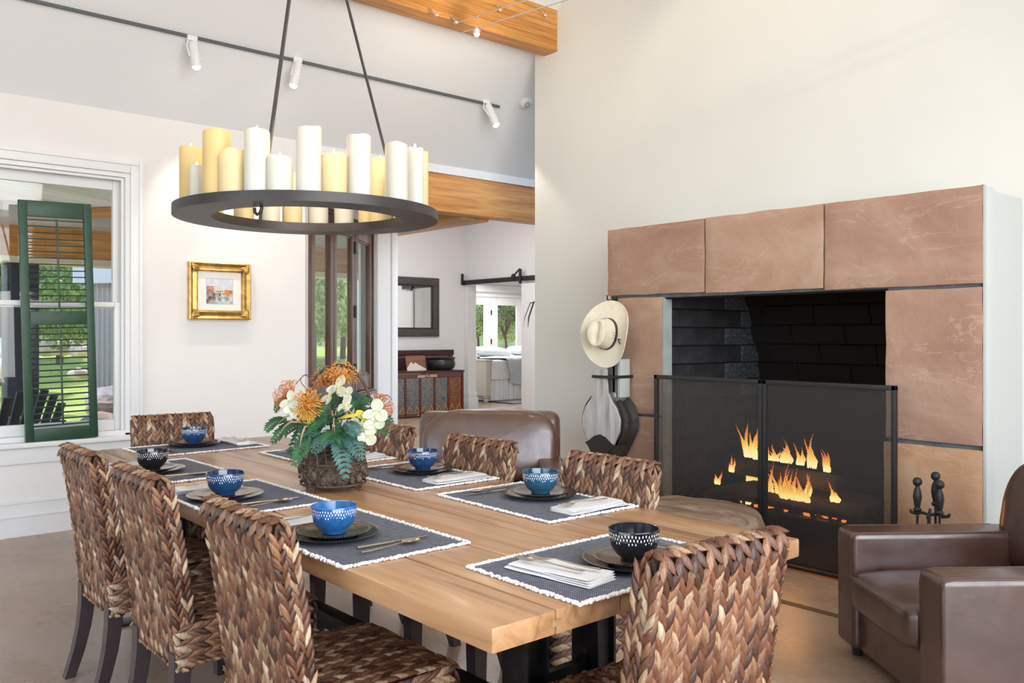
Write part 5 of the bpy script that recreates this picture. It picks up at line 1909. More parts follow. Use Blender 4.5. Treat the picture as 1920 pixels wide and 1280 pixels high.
for z, rr in ((0.024, 0.0045), (0.1, 0.004), (0.19, 0.005)):
    R = bask_r(z) + 0.003
    MB().tube([(R * math.cos(2 * math.pi * k / 40), R * math.sin(2 * math.pi * k / 40), z) for k in range(41)], rr, 6, caps=False).build('basket_hoop', wick, fa)
for k in range(4):
    a = 0.5 + math.pi / 2 * k
    MB().tube([(0.1 * math.cos(a), 0.1 * math.sin(a), 0.024), (0.118 * math.cos(a), 0.118 * math.sin(a), 0.014), (0.112 * math.cos(a), 0.112 * math.sin(a), 0.006)], 0.0045, 6).ball(0.0075, 0.0075, 0.006, 8, 6, M=TR(0.112 * math.cos(a), 0.112 * math.sin(a), 0.006)).build('foot', wick, fa)
rt = Vector((math.cos(YAW), -math.sin(YAW), 0))
vw = Vector((math.sin(YAW), math.cos(YAW), 0))
hp = []
for k in range(17):
    a = math.pi * k / 16
    hp.append(rt * (0.135 * math.cos(a) + 0.012) + vw * 0.02 + Vector((0, 0, 0.19 + 0.265 * math.sin(a) ** 0.8 if 0 < k < 16 else 0.19)))
MB().tube(hp, 0.0055, 7).tube([p + vw * 0.01 + Vector((0, 0, 0.004 * math.sin(i * 1.9))) for i, p in enumerate(hp)], 0.004, 6).build('handle', wick, fa)


def fpt(px, py, dd=0.0):
    """Point of the arrangement by its place on the photograph and its depth before/behind the basket axis."""
    return pix(px, py, FD + dd) - FC


orange = plain('orange_styles', (0.88, 0.36, 0.07), 0.5, var=0.3, vscale=60)
rust_o = plain('rusty_orange_styles', (0.60, 0.19, 0.05), 0.5, var=0.3, vscale=60)
greenl = plain('fern_green', (0.035, 0.115, 0.045), 0.5, var=0.5, vscale=25)
blueg = plain('blue_green_leaf', (0.05, 0.125, 0.10), 0.45, var=0.4, vscale=25)
tan = plain('dry_grass_tan', (0.36, 0.24, 0.11), 0.7, var=0.3)
cream = plain('cream_orchid_petal', (0.56, 0.55, 0.41), 0.5, var=0.1, vscale=20)
lime = plain('yellow_green_orchid_petal', (0.58, 0.58, 0.06), 0.5, var=0.2, vscale=20)
stemm = plain('brown_stem', (0.12, 0.065, 0.03), 0.7)


def pincushion(px, py, dd, rad, face, mat, n, seed, spread=1.25):
    r = random.Random(seed)
    c = fpt(px, py, dd)
    f = Vector(face).normalized()
    M = align(c, f)
    mb = MB()
    for k in range(n):
        u = (k + 0.5) / n
        th = math.acos(1 - u * (1 - math.cos(spread)))
        ph = k * 2.39996 + r.uniform(-0.2, 0.2)
        d = Vector((math.sin(th) * math.cos(ph), math.sin(th) * math.sin(ph), math.cos(th)))
        ou = Vector((math.cos(ph), math.sin(ph), 0))
        L = rad * r.uniform(0.85, 1.1)
        p0 = Vector((0, 0, -0.3 * rad)) + d * rad * 0.15
        p1 = p0 + d * L * 0.55
        p2 = p0 + d * L * 0.9 + ou * L * 0.12
        p3 = p2 + Vector((0, 0, 1)) * L * 0.16 - ou * L * 0.06
        p4 = p3 - ou * L * 0.16 + Vector((0, 0, 0.02)) * L
        mb.tube([p0, p1, p2, p3, p4], [0.0009, 0.001, 0.001, 0.0011, 0.0014], 4, M=M)
    mb.ball(rad * 0.25, rad * 0.25, rad * 0.25, 10, 6, M=M @ TR(0, 0, -0.25 * rad))
    o = mb.build('pincushion_flower', mat, fa, smooth=180, normals=False)
    st = fpt(px, py, dd)
    MB().tube([Vector((0.02 * r.uniform(-1, 1), 0.02, 0.11)), st * 0.55 + Vector((0, 0, 0.03)), st - f * rad * 0.3], 0.003, 6).build('stem', stemm, o)
    return o


toc = -vw
pincushion(576, 760, -0.07, 0.056, toc * 0.9 + Vector((0, 0, 0.25)) - rt * 0.1, orange, 120, 1, 1.5)
pincushion(541, 742, -0.01, 0.056, -rt * 0.75 + toc * 0.3 + Vector((0, 0, 0.45)), rust_o, 80, 2, 1.25)
pincushion(640, 706, 0.02, 0.060, Vector((0, 0, 1)) + toc * 0.45 + rt * 0.2, orange, 110, 3, 1.4)
pincushion(612, 712, 0.05, 0.055, Vector((0, 0, 1)) + toc * 0.3 - rt * 0.3, rust_o, 80, 4, 1.4)
pincushion(713, 762, 0.01, 0.048, rt * 0.8 + Vector((0, 0, 0.5)) + toc * 0.35, rust_o, 70, 5)


def petal(mb, c, d, nrm, L, W, cup=0.15, c_=None):
    d = Vector(d).normalized()
    nrm = Vector(nrm)
    nrm = (nrm - d * nrm.dot(d)).normalized()
    s = d.cross(nrm)

    def fn(u, v):
        w = W * math.sin(math.pi * min(0.97, v * 0.93 + 0.03)) ** 0.65 * (u - 0.5)
        return c + d * (L * v) + s * w + nrm * (cup * L * (v * v) + 0.3 * abs(u - 0.5) * W * (1 - v))
    mb.grid(fn, 7, 9)


def orchid(px, py, dd, R, mat, seed, face=None, n=3):
    r = random.Random(seed)
    c = fpt(px, py, dd)
    f = Vector(face) if face else toc + Vector((r.uniform(-0.3, 0.3), r.uniform(-0.3, 0.3), r.uniform(0, 0.4)))
    f.normalize()
    M = align((0, 0, 0), f)
    a0 = r.uniform(0, 6)
    o = None
    for k in range(n):
        a = a0 + 2 * math.pi * k / n
        mb = MB()
        d = M @ Vector((math.cos(a), math.sin(a), 0.12))
        petal(mb, c, d, f, R * r.uniform(1.0, 1.35), R * r.uniform(0.85, 1.2), r.uniform(0.05, 0.3))
        if o is None:
            o = mb.build('orchid_flower', mat, fa, smooth=180)
        else:
            mb.build('petal', mat, o, smooth=180)
    MB().ball(R * 0.13, R * 0.13, R * 0.16, 8, 6, M=align(c + f * R * 0.08, f)).build('flower_centre', lime, o)
    MB().tube([Vector((0.02 * r.uniform(-1, 1), 0.01, 0.12)), c * 0.6 + Vector((0, 0, 0.04)), c], 0.0022, 5).build('stem', stemm, o)


orchid(545, 752, -0.08, 0.034, cream, 1)
orchid(548, 768, -0.085, 0.03, cream, 9)
orchid(635, 728, -0.05, 0.040, cream, 2, toc * 0.6 + Vector((0, 0, 0.6)) - rt * 0.3)
orchid(618, 745, -0.08, 0.036, cream, 3, -rt * 0.6 + toc * 0.5 + Vector((0, 0, 0.5)))
orchid(650, 738, -0.04, 0.03, cream, 12)
orchid(646, 760, -0.06, 0.036, cream, 4, rt * 0.4 + toc * 0.5 - Vector((0, 0, 0.2)))
orchid(706, 772, -0.09, 0.040, cream, 5)
orchid(704, 790, -0.10, 0.036, cream, 6)
orchid(685, 783, -0.08, 0.034, lime, 7)
orchid(672, 800, -0.10, 0.034, cream, 8)
orchid(690, 818, -0.11, 0.036, cream, 10)
orchid(697, 812, -0.10, 0.022, lime, 11)
orchid(582, 782, -0.06, 0.034, lime, 13)


def frond(p0, p1, sag, L, mat, seed, width=0.040, n=12):
    """A fern frond: an arching rib with toothed leaflets to both sides."""
    r = random.Random(seed)
    p0, p1 = Vector(p0), Vector(p1)
    mid = (p0 + p1) / 2 + Vector((0, 0, sag))
    mb = MB()
    pts = []
    for k in range(n + 1):
        t = k / n
        pts.append((1 - t) ** 2 * p0 + 2 * t * (1 - t) * mid + t * t * p1)
    mb.tube(pts, [0.0022 * (1 - 0.7 * k / n) for k in range(n + 1)], 5)
    up = Vector((0, 0, 1)) + toc * 0.5
    for k in range(1, n + 1):
        T = (pts[k] - pts[k - 1]).normalized()
        S = T.cross(up).normalized()
        N = S.cross(T).normalized()
        w = width * (math.sin(math.pi * (0.12 + 0.85 * k / (n + 1))) ** 0.8)
        bl = (p1 - p0).length / n * 0.40
        for q in (-1, 1):
            c = pts[k]
            tip = c + S * q * w + T * w * 0.55 + N * r.uniform(-0.004, 0.004)
            a = c - T * bl * 0.8
            b = c + T * bl * 0.8
            m1 = c + S * q * w * 0.55 + T * (w * 0.12 - bl) + N * 0.002
            m2 = c + S * q * w * 0.6 + T * (w * 0.42 + bl) + N * 0.002
            mb.add([a, m1, tip, m2, b], [(0, 1, 2), (0, 2, 3), (0, 3, 4)])
    return mb.build('fern_frond', mat, fa, smooth=0, normals=False)


cz = Vector((0, 0, 0.13))
FR = [((540, 790, 0.0), (500, 806, -0.02), 0.03, greenl), ((560, 790, -0.03), (512, 828, -0.05), 0.03, greenl), ((545, 745, 0.0), (516, 768, 0.0), 0.02, greenl),
      ((600, 815, -0.08), (553, 870, -0.15), 0.05, greenl), ((590, 820, -0.08), (560, 850, -0.11), 0.03, greenl), ((630, 820, -0.10), (590, 848, -0.16), 0.05, blueg), ((630, 815, -0.10), (648, 892, -0.17), 0.06, blueg),
      ((640, 815, -0.09), (676, 858, -0.16), 0.05, blueg), ((640, 800, -0.06), (590, 800, -0.12), 0.05, greenl), ((660, 800, -0.06), (725, 812, -0.06), 0.04, greenl), ((670, 790, -0.03), (735, 790, 0.0), 0.04, greenl),
      ((655, 780, -0.02), (692, 745, 0.02), 0.02, greenl), ((620, 800, -0.05), (600, 765, -0.05), 0.02, greenl), ((640, 790, -0.05), (655, 750, -0.03), 0.02, greenl), ((610, 790, -0.06), (640, 775, -0.1), 0.02, blueg), ((640, 810, -0.09), (610, 830, -0.15), 0.03, greenl), ((660, 800, 0.03), (700, 770, 0.08), 0.03, greenl),
      ((600, 790, 0.04), (540, 770, 0.08), 0.03, greenl), ((625, 800, -0.09), (655, 840, -0.13), 0.03, greenl), ((590, 790, -0.05), (545, 850, -0.06), 0.06, greenl), ((600, 800, 0.0), (575, 740, 0.02), 0.02, greenl), ((650, 790, 0.02), (672, 740, 0.03), 0.02, blueg), ((610, 800, -0.07), (585, 815, -0.12), 0.04, greenl), ((650, 805, -0.08), (690, 830, -0.10), 0.04, greenl), ((625, 795, 0.0), (632, 742, 0.0), 0.02, greenl), ((660, 795, 0.0), (715, 778, 0.03), 0.03, blueg), ((590, 800, 0.02), (535, 815, 0.03), 0.04, greenl), ((600, 810, -0.08), (570, 830, -0.1), 0.05, blueg), ((640, 800, -0.1), (668, 815, -0.14), 0.04, blueg), ((630, 790, 0.06), (660, 780, 0.14), 0.03, greenl)]
for k, (a, b, s_, m) in enumerate(FR):
    frond(fpt(*a), fpt(*b), s_, 0.1, m, k)


def blade(pts, w, mat, name='grass_blade'):
    mb = MB()
    mb.tube(pts, [w * 0.4, w, w, w * 0.7, w * 0.15][:len(pts)], 6, flat=0.25, up=(0.3, 0.3, 1))
    mb.build(name, mat, fa, smooth=60)


for k, (a, b, c) in enumerate((((600, 790, -0.04), (556, 775, -0.06), (515, 800, -0.05)), ((595, 800, -0.05), (545, 790, -0.07), (520, 822, -0.06)), ((620, 790, -0.06), (622, 770, -0.09), (628, 810, -0.13)), ((625, 790, -0.06), (632, 765, -0.09), (622, 812, -0.13)),
                               ((600, 800, -0.07), (572, 800, -0.1), (562, 836, -0.12)), ((640, 785, -0.05), (655, 770, -0.07), (662, 790, -0.09)))):
    P, Q, R_ = fpt(*a), fpt(*b), fpt(*c)
    blade([P, (P + Q) / 2 + Vector((0, 0, 0.008)), Q, (Q + R_) / 2 + Vector((0, 0, 0.012)), R_], 0.004, tan)
blade([fpt(632, 785, -0.08), fpt(650, 780, -0.11), fpt(665, 778, -0.11), fpt(678, 773, -0.11)], 0.007, plain('yellow_leaf', (0.55, 0.42, 0.04), 0.5), 'yellow_leaf')
for k, pts in enumerate((((596, 735), (575, 700), (566, 706), (555, 720)), ((575, 730), (560, 712), (572, 700), (584, 706)), ((600, 720), (590, 690), (603, 682), (612, 690)), ((618, 700), (606, 686), (596, 692), (600, 700)), ((560, 790), (552, 830), (556, 850), (541, 866)), ((660, 720), (676, 690), (690, 700)), ((690, 760), (725, 735), (735, 750)), ((640, 690), (655, 684), (662, 692)))):
    P = [fpt(x, y, -0.02 + 0.02 * math.sin(k * 2.0)) for x, y in pts]
    Q = []
    for a, b in zip(P[:-1], P[1:]):
        for t in (0, 0.34, 0.67):
            Q.append(a.lerp(b, t))
    Q.append(P[-1])
    for _ in range(2):
        Q = [Q[0]] + [(Q[i - 1] + Q[i] * 2 + Q[i + 1]) / 4 for i in range(1, len(Q) - 1)] + [Q[-1]]
    MB().tube(Q, 0.0016, 5).build('curly_twig', stemm, fa)

# ------------------------------------------------------------------ hall furnishings
mw = plain('grey_brown_frame_wood', (0.075, 0.062, 0.055), 0.55, var=0.3, vscale=10, stretch=(1, 8, 8), bscale=20, bstr=0.2)
mx0, mx1, mz0, mz1 = 7.70, 8.84, 1.285, 2.297
mi = thing('wall_mirror', 'rectangular mirror in a broad grey-brown wood frame on the hall wall', 'mirror', ((mx0 + mx1) / 2, HY, (mz0 + mz1) / 2))
W2, H2, f = (mx1 - mx0) / 2, (mz1 - mz0) / 2, 0.13
for (a, b, c, d) in ((-W2, -H2, W2, -H2 + f), (-W2, H2 - f, W2, H2), (-W2, -H2 + f, -W2 + f, H2 - f), (W2 - f, -H2 + f, W2, H2 - f)):
    MB().box(a, -0.045, b, c, 0, d, 0.012).build('frame_rail', mw, mi)
mb = MB()
for (a, b, c, d) in ((-W2 + f, -H2 + f, W2 - f, -H2 + f + 0.025), (-W2 + f, H2 - f - 0.025, W2 - f, H2 - f), (-W2 + f, -H2 + f, -W2 + f + 0.025, H2 - f), (W2 - f - 0.025, -H2 + f, W2 - f, H2 - f)):
    mb.box(a, -0.03, b, c, -0.008, d, 0.004)
mb.build('inner_lip', plain('dark_lip', (0.03, 0.026, 0.024), 0.5), mi)
MB().box(-W2 + f, -0.012, -H2 + f, W2 - f, -0.006, H2 - f).build('mirror_glass', plain('mirror_silver', (0.86, 0.88, 0.87), 0.02, 1.0), mi)


def tibetan(name, cols, seed):
    m, nt, nd, ln, b = new_mat(name)
    setp(b, 0.4, 0, 0.4)
    v = coords(nd, ln, (1, 1, 1), (0, 0, seed))
    vo = nd.new('ShaderNodeTexVoronoi')
    vo.inputs['Scale'].default_value = 26
    f = noise_tex(nd, ln, v, 13, 6, 0.6, 2.5)
    ln.new(v, vo.inputs['Vector'])
    ad = nd.new('ShaderNodeMath')
    ad.operation = 'MULTIPLY_ADD'
    ad.inputs[1].default_value = 0.55
    ln.new(vo.outputs['Distance'], ad.inputs[0])
    ln.new(f, ad.inputs[2])
    st = [(0.46 + 0.42 * i / (len(cols) - 1), c) for i, c in enumerate(cols)]
    c = ramp(nd, ln, ad.outputs[0], st)
    ln.new(c, b.inputs['Base Color'])
    return m


pa_ = [(0.30, 0.10, 0.04), (0.025, 0.035, 0.05), (0.06, 0.15, 0.17), (0.17, 0.20, 0.17), (0.03, 0.06, 0.09), (0.10, 0.20, 0.24), (0.20, 0.04, 0.03), (0.42, 0.30, 0.15), (0.05, 0.11, 0.16)]
pb_ = [(0.06, 0.05, 0.03), (0.30, 0.05, 0.02), (0.12, 0.09, 0.035), (0.45, 0.10, 0.02), (0.18, 0.03, 0.02), (0.08, 0.09, 0.05)]
red = plain('dark_red_lacquer', (0.105, 0.018, 0.012), 0.4, var=0.3, vscale=12)
dkred = plain('dark_brown_red_wood', (0.05, 0.014, 0.011), 0.42, var=0.3, vscale=9)
cx0, cx1, cy0, cy1, chh = 7.30, 8.745, 11.30, 11.80, 0.735
cb_ = thing('painted_cabinet', 'low dark red cabinet with colourful painted doors below the hall mirror', 'cabinet', ((cx0 + cx1) / 2, cy0, 0))
hw = (cx1 - cx0) / 2
MB().box(-hw + 0.01, 0.02, 0.0, hw - 0.01, 0.5, chh - 0.03).build('carcass', dkred, cb_)
MB().box(-hw - 0.02, -0.02, chh - 0.03, hw + 0.02, 0.51, chh, 0.006).build('top_board', dkred, cb_)
frieze = dash_mat('frieze_red', (0.10, 0.03, 0.02), 0.45, (0.45, 0.3, 0.2), 0.0, 1.0, 60, 16, 0.3)
MB().box(-hw, -0.004, chh - 0.105, hw, 0.02, chh - 0.03).build('frieze', frieze, cb_)
MB().box(-hw, -0.004, 0.02, hw, 0.02, 0.08).build('bottom_rail', frieze, cb_)
nd_ = 5
dw = (2 * hw - 0.04) / nd_
for k in range(nd_):
    a = -hw + 0.02 + k * dw
    d = MB().box(a + 0.02, -0.002, 0.085, a + dw - 0.02, 0.02, chh - 0.11, 0.003).build('door', tibetan('painted_door', pb_ if k in (4,) else pa_, 0.7 * k), cb_)
    MB().box(a - 0.018, -0.014, 0.03, a + 0.018, 0.02, chh - 0.105, 0.004).build('stile', red, cb_)
    mb = MB()
    for q in range(11):
        mb.ball(0.006, 0.005, 0.006, 6, 4, M=TR(a, -0.015, 0.10 + q * 0.05))
    mb.build('stud_row', plain('pale_dots', (0.42, 0.28, 0.2), 0.5), cb_)
    for q in (0.25, 0.75):
        mb = MB()
        xx = a + dw * q
        w_ = dw * 0.2
        mb.prism([(xx - w_, 0.088), (xx, 0.20), (xx + w_, 0.088), (xx + w_ - 0.02, 0.088), (xx, 0.165), (xx - w_ + 0.02, 0.088)], 0.002, 0.012, M=Matrix.Rotation(math.pi / 2, 4, 'X'))
        mb.build('carved_peak', plain('ochre_outline', (0.38, 0.20, 0.06), 0.5), cb_)
MB().box(hw - 0.03, -0.014, 0.0, hw + 0.004, 0.02, chh - 0.03, 0.004).build('stile', red, cb_)
bs = thing('carved_chest_back', 'dark red wooden panelled chest back rising behind the painted cabinet', 'chest', (8.2, 11.93, 0))
MB().box(-1.0, 0.0, 0.0, 0.78, 0.05, 1.03).build('panel', dkred, bs)
for (a, b, c, d) in ((-1.0, 0.97, 0.82, 1.06), (0.70, 0.0, 0.80, 0.97)):
    MB().box(a, -0.02, b, c, 0.06, d, 0.008).build('frame_rail', dkred, bs)
MB().box(-1.0, -0.012, 0.935, 0.70, 0.0, 0.955).build('bead', plain('worn_edge', (0.20, 0.09, 0.07), 0.4), bs)
ab = thing('art_block', 'brown wood block with a pale snow mountain leaning on the painted cabinet', 'artwork', (7.93, 11.46, chh))
ab.rotation_euler = (math.radians(-10), 0, 0)
MB().box(-0.19, 0, 0, 0.19, 0.02, 0.25, 0.003).build('board', wood('art_brown', (0.12, 0.05, 0.03), (0.2, 0.09, 0.055), (0.28, 0.13, 0.08), 'X', 0.5, 2), ab)
MB().prism([(-0.185, 0.004), (0.185, 0.004), (0.185, 0.03), (0.10, 0.07), (0.03, 0.105), (-0.02, 0.14), (-0.055, 0.105), (-0.10, 0.15), (-0.14, 0.10), (-0.185, 0.05)], 0.0005, 0.004, M=Matrix.Rotation(math.pi / 2, 4, 'X')).build('mountain', plain('pale_peak', (0.75, 0.62, 0.52), 0.7), ab)
bw = MB().lathe([(0.0, 0.0), (0.17, 0.0), (0.215, 0.04), (0.235, 0.10), (0.225, 0.15), (0.215, 0.17), (0.245, 0.205), (0.235, 0.21), (0.205, 0.18), (0.215, 0.10), (0.19, 0.04), (0.0, 0.03)], 40)
tag(bw.build('round_bowl', plain('black_pottery', (0.018, 0.018, 0.022), 0.28), None, (8.46, 11.52, chh)), 'large round black pottery bowl on the painted cabinet', 'bowl')

# palm behind the fireplace wall's end
pl = thing('potted_palm', 'slim palm in a pot behind the end of the fireplace wall, only leaf tips showing', 'plant', (6.02, 6.30, 0))
MB().lathe([(0.0, 0.0), (0.12, 0.0), (0.16, 0.28), (0.17, 0.30), (0.155, 0.30), (0.14, 0.27), (0.0, 0.26)], 24).build('pot', plain('dark_pot', (0.06, 0.05, 0.05), 0.5), pl)
MB().tube([(0, 0, 0.25), (0.02, 0.02, 0.7), (-0.02, 0.03, 1.5)], [0.025, 0.018, 0.012], 8).build('trunk', stemm, pl)
r = random.Random(4)
for k in range(16):
    a = k * 2.4
    d = Vector((math.cos(a), math.sin(a), 0))
    L = r.uniform(0.18, 0.29)
    P = Vector((-0.02, 0.03, 1.5))
    MB().tube([P, P + d * L * 0.4 + Vector((0, 0, 0.17)), P + d * L * 0.8 + Vector((0, 0, 0.15)), P + d * L * 1.05 + Vector((0, 0, 0.0)), P + d * L * 1.1 + Vector((0, 0, -0.1))], [0.003, 0.006, 0.0055, 0.004, 0.001], 6, flat=0.2, up=(0, 0, 1)).build('palm_leaf', plain('dark_palm_green', (0.03, 0.06, 0.03), 0.45), pl, smooth=60)

# ------------------------------------------------------------------ bedroom
bed = thing('bed', 'white bed with grey-blue duvet and gathered skirt seen through the sliding door', 'bed', (0, 0, 0))
sheet = plain('white_sheet', (0.84, 0.84, 0.84), 0.9)
duvet = plain('grey_blue_duvet', (0.58, 0.63, 0.65), 0.9, bscale=6, bstr=0.5, bdist=0.05)
bx0, bx1, by0, by1 = 10.72, 13.1, 13.0, 14.7
MB().box(bx0, by0, 0.38, bx1, by1, 0.80, 0.07, 4).build('mattress', sheet, bed, smooth=60)
MB().box(bx0 + 0.05, by0 + 0.05, 0.08, bx1 - 0.05, by1 - 0.05, 0.38).build('box_spring', sheet, bed)
mb = MB()
NF = 400


def skirt(u, v):
    x = bx0 + (bx1 - bx0) * u
    return (x, by0 - 0.005 - 0.022 * math.sin(u * 2 * math.pi * 26 + 2 * math.sin(u * 40)) * (1 - 0.6 * v), 0.02 + 0.40 * v)


mb.grid(skirt, NF, 3)
mb.grid(lambda u, v: (bx0 - 0.005 - 0.02 * math.sin(u * 2 * math.pi * 18) * (1 - 0.6 * v), by0 + (by1 - by0) * u, 0.02 + 0.40 * v), 260, 3)
mb.build('bed_skirt', sheet, bed, smooth=180)
mb = MB()


def sheetfn(u, v):
    x = bx0 + 0.02 + 0.95 * u
    s = v * 2.2
    wob = 0.02 * noise.noise(Vector((x * 5, s * 3, 0)))
    low = 0.44 + 0.10 * u - 0.05 * math.sin(u * 3)
    if s < 1.0:
        return (x, by0 - 0.03 + wob, low + (0.81 - low) * s)
    return (x, by0 + (s - 1.0) * 0.6, 0.815 + wob * 0.4)


mb.grid(sheetfn, 30, 24)
mb.build('sheet', sheet, bed, smooth=180)
mb = MB()


def duvfn(u, v):
    x = bx0 + 0.38 + 2.0 * u
    s = v * 3.0
    wob = 0.035 * noise.noise(Vector((x * 4, s * 2.5, 3)))
    xs_ = x - 0.22 * max(0, 1.0 - u * 6) * (s - 1.0 if s > 1 else 0) + 0.10 * (1 - min(1, s)) * max(0, 1 - u * 5)
    low = 0.36 - 0.04 * math.sin(u * 9)
    if s < 1.0:
        return (xs_, by0 - 0.07 + wob - 0.03 * math.sin(math.pi * s), low + (0.84 - low) * s)
    return (xs_, by0 - 0.05 + (s - 1.0) * 0.85, 0.855 + wob)


mb.grid(duvfn, 60, 40)
mb.build('duvet', duvet, bed, smooth=180)
post = plain('cream_bed_post', (0.62, 0.60, 0.50), 0.5)
MB().box(10.55, by0 - 0.1, 0.12, 10.66, by0 + 0.9, 0.80, 0.012).box(10.53, by0 - 0.12, 0.80, 10.70, by0 + 0.95, 0.83, 0.01).build('footboard', post, bed)
MB().lathe([(0.0, 0.0), (0.035, 0.0), (0.05, 0.03), (0.03, 0.06), (0.055, 0.09), (0.055, 0.12), (0.0, 0.12)], 16, M=TR(10.61, by0 - 0.03, 0)).build('bun_foot', post, bed)
for k, (x, y, z) in enumerate(((11.75, 14.2, 0.945), (12.75, 14.2, 0.945))):
    p_ = pillow(-0.45, -0.25, -0.09, 0.45, 0.25, 0.09, 0.6, 16, 0.03, k)
    o = p_.build('pillow', sheet, None, (x, y, z), (0.1, 0.05, 0.1), smooth=180)
    tag(o, ('left' if k == 0 else 'right') + ' white pillow lying flat on the bed', 'pillow', 'pillows on the bed')
rg = MB().box(10.75, 12.15, 0.001, 13.6, 13.6, 0.010, 0.002)
rug = thing('rug', 'pale rug with a dark border under the bed', 'rug')
MB().box(10.80, 12.35, 0.001, 13.6, 13.9, 0.008).build('field', plain('pale_rug', (0.45, 0.42, 0.43), 0.95, var=0.3, vscale=10), rug)
MB().box(10.68, 12.29, 0.001, 13.6, 12.35, 0.010).box(10.68, 12.35, 0.001, 10.80, 13.9, 0.010).build('border', plain('dark_rug_border', (0.04, 0.03, 0.035), 0.95), rug)

# ------------------------------------------------------------------ outside


def grass_mat(name, a, b_, c):
    m, nt, nd, ln, b = new_mat(name)
    setp(b, 0.95, 0, 0.1)
    f = noise_tex(nd, ln, coords(nd, ln), 0.8, 8, 0.7)
    ln.new(ramp(nd, ln, f, [(0.3, a), (0.5, b_), (0.7, c)]), b.inputs['Base Color'])
    f2 = noise_tex(nd, ln, coords(nd, ln), 30, 4)
    bump(nd, ln, b, f2, 0.8, 0.05)
    return m


G = grass_mat('lawn_grass', (0.16, 0.24, 0.05), (0.27, 0.34, 0.09), (0.42, 0.43, 0.16))
mb = MB()
mb.grid(lambda u, v: (-22 + 62 * u, 9.7 + 34 * v, -0.16 + 0.7 * v + 0.25 * noise.noise(Vector((u * 9, v * 7, 0)))), 130, 80)
# the lawn stops at the house (hall and bedroom)
def indoors(f):
    x, y = sum(mb.v[i][0] for i in f) / 4, sum(mb.v[i][1] for i in f) / 4
    return (x > 9.2 and x < 40 and y < 44 and x > 9.2 + (y - 16.2) * 0.62) or y < 16.5 and x < 16.5 and (x > 9.2 or (y < 12.5 and x > 5.0 + (y - 8.2) * 0.62 - 0.2))


keep = [f for f in mb.f if not indoors(f)]
mb.f, mb.c = keep, [None] * len(keep)
tag(mb.build('lawn', G, smooth=180), 'sunlit green and yellow lawn beyond the porch', 'lawn', kind='structure')
tag(MB().prism([(-8, YB + 0.19), (3.3, YB + 0.19), (5.6, 9.4), (5.6, 10.0), (-8, 10.0)], -0.14, -0.02).build('porch_floor', plain('porch_concrete', (0.44, 0.43, 0.43), 0.8, var=0.1)), 'grey concrete porch floor outside the window', 'floor', kind='structure')

# porch roof: boards, beams, posts
pr = thing('porch_roof', 'pale boarded porch ceiling with fir beams outside the window', 'porch roof')
tag(pr, kind='structure')
PZ = 2.62
board_m = wood('whitewashed_porch_board', (0.66, 0.62, 0.54), (0.76, 0.73, 0.66), (0.82, 0.80, 0.74), 'X', 0.7, 0.8, spec=0.2)
bd_me = MB().box(-0.5, -0.058, 0, 0.5, 0.058, 0.02, 0.006, 1).mesh('ceiling_board', board_m)
ca = Vector((math.cos(math.radians(35)), math.sin(math.radians(35)), 0))
cn = Vector((-ca.y, ca.x, 0))
for k in range(64):
    p = Vector((0.6, 8.15, PZ)) + cn * ((k - 30.5) * 0.125)
    t0, t1 = (6.66 - p.y) / ca.y, (9.5 - p.y) / ca.y
    t0, t1 = max(t0, (-5.5 - p.x) / ca.x), min(t1, (4.3 - p.x) / ca.x)
    t1 = min(t1, (p.y - 6.74 - (p.x - 3.2) * 0.97) / (ca.x * 0.97 - ca.y)) if (ca.x * 0.97 - ca.y) > 0 else t1
    if t1 - t0 > 0.15:
        inst('ceiling_board', bd_me, pr, p + ca * ((t0 + t1) / 2), (0, 0, math.radians(35)), (t1 - t0, 1, 1))
MB().prism([(-9, YB + 0.2), (3.2, YB + 0.2), (6.0, 9.3), (6.0, 9.95), (-9, 9.95)], PZ + 0.03, PZ + 0.12).build('roof_deck', MT['trim'], pr)
MB().box(-9, 9.60, 2.395, 5.9, 9.70, PZ + 0.03).build('frieze_board', board_m, pr)
MB().box(-9, 9.55, 2.10, 5.9, 9.75, 2.40, 0.01).build('header_beam', MT['beam'], pr)
MB().box(-9, 9.50, 2.03, 5.9, 9.80, 2.095).build('fascia_board', plain('cream_fascia', (0.62, 0.56, 0.40), 0.7), pr)
for (px0, py0, px1, py1, w) in ((-60, 318, 104, 330, 0.10), (150, 322, 262, 366, 0.12), (-60, 372, 40, 402, 0.12), (130, 402, 262, 396, 0.13), (60, 396, 262, 440, 0.10)):
    za = PZ - 0.05
    a = pix(px0, py0, FOC * (za - CAM_H) / (HORIZON - py0))
    b = pix(px1, py1, FOC * (za - CAM_H) / (HORIZON - py1))
    L = (b - a).length
    an = math.atan2((b - a).y, (b - a).x)
    MB().box(-L / 2, -w / 2, -0.035, L / 2, w / 2, 0.045, 0.006).build('rafter', MT['beam'], pr, (a + b) / 2, (0, 0, an))
postm = plain('blue_black_porch_post', (0.022, 0.026, 0.042), 0.6)
for k, (x, w, lab) in enumerate(((on_y(44, 600, 9.55).x, 0.14, 'thick dark porch post behind the green shutter'), (on_y(222, 600, 9.62).x, 0.05, 'slim dark porch post at the right edge of the window'), (3.05, 0.09, 'dark porch post beyond the folding window'))):
    o = MB().box(x - w, 9.55, -0.02, x + w, 9.55 + 2 * w, 2.08, 0.01).build('porch_post', postm)
    tag(o, lab, 'post', 'porch posts')

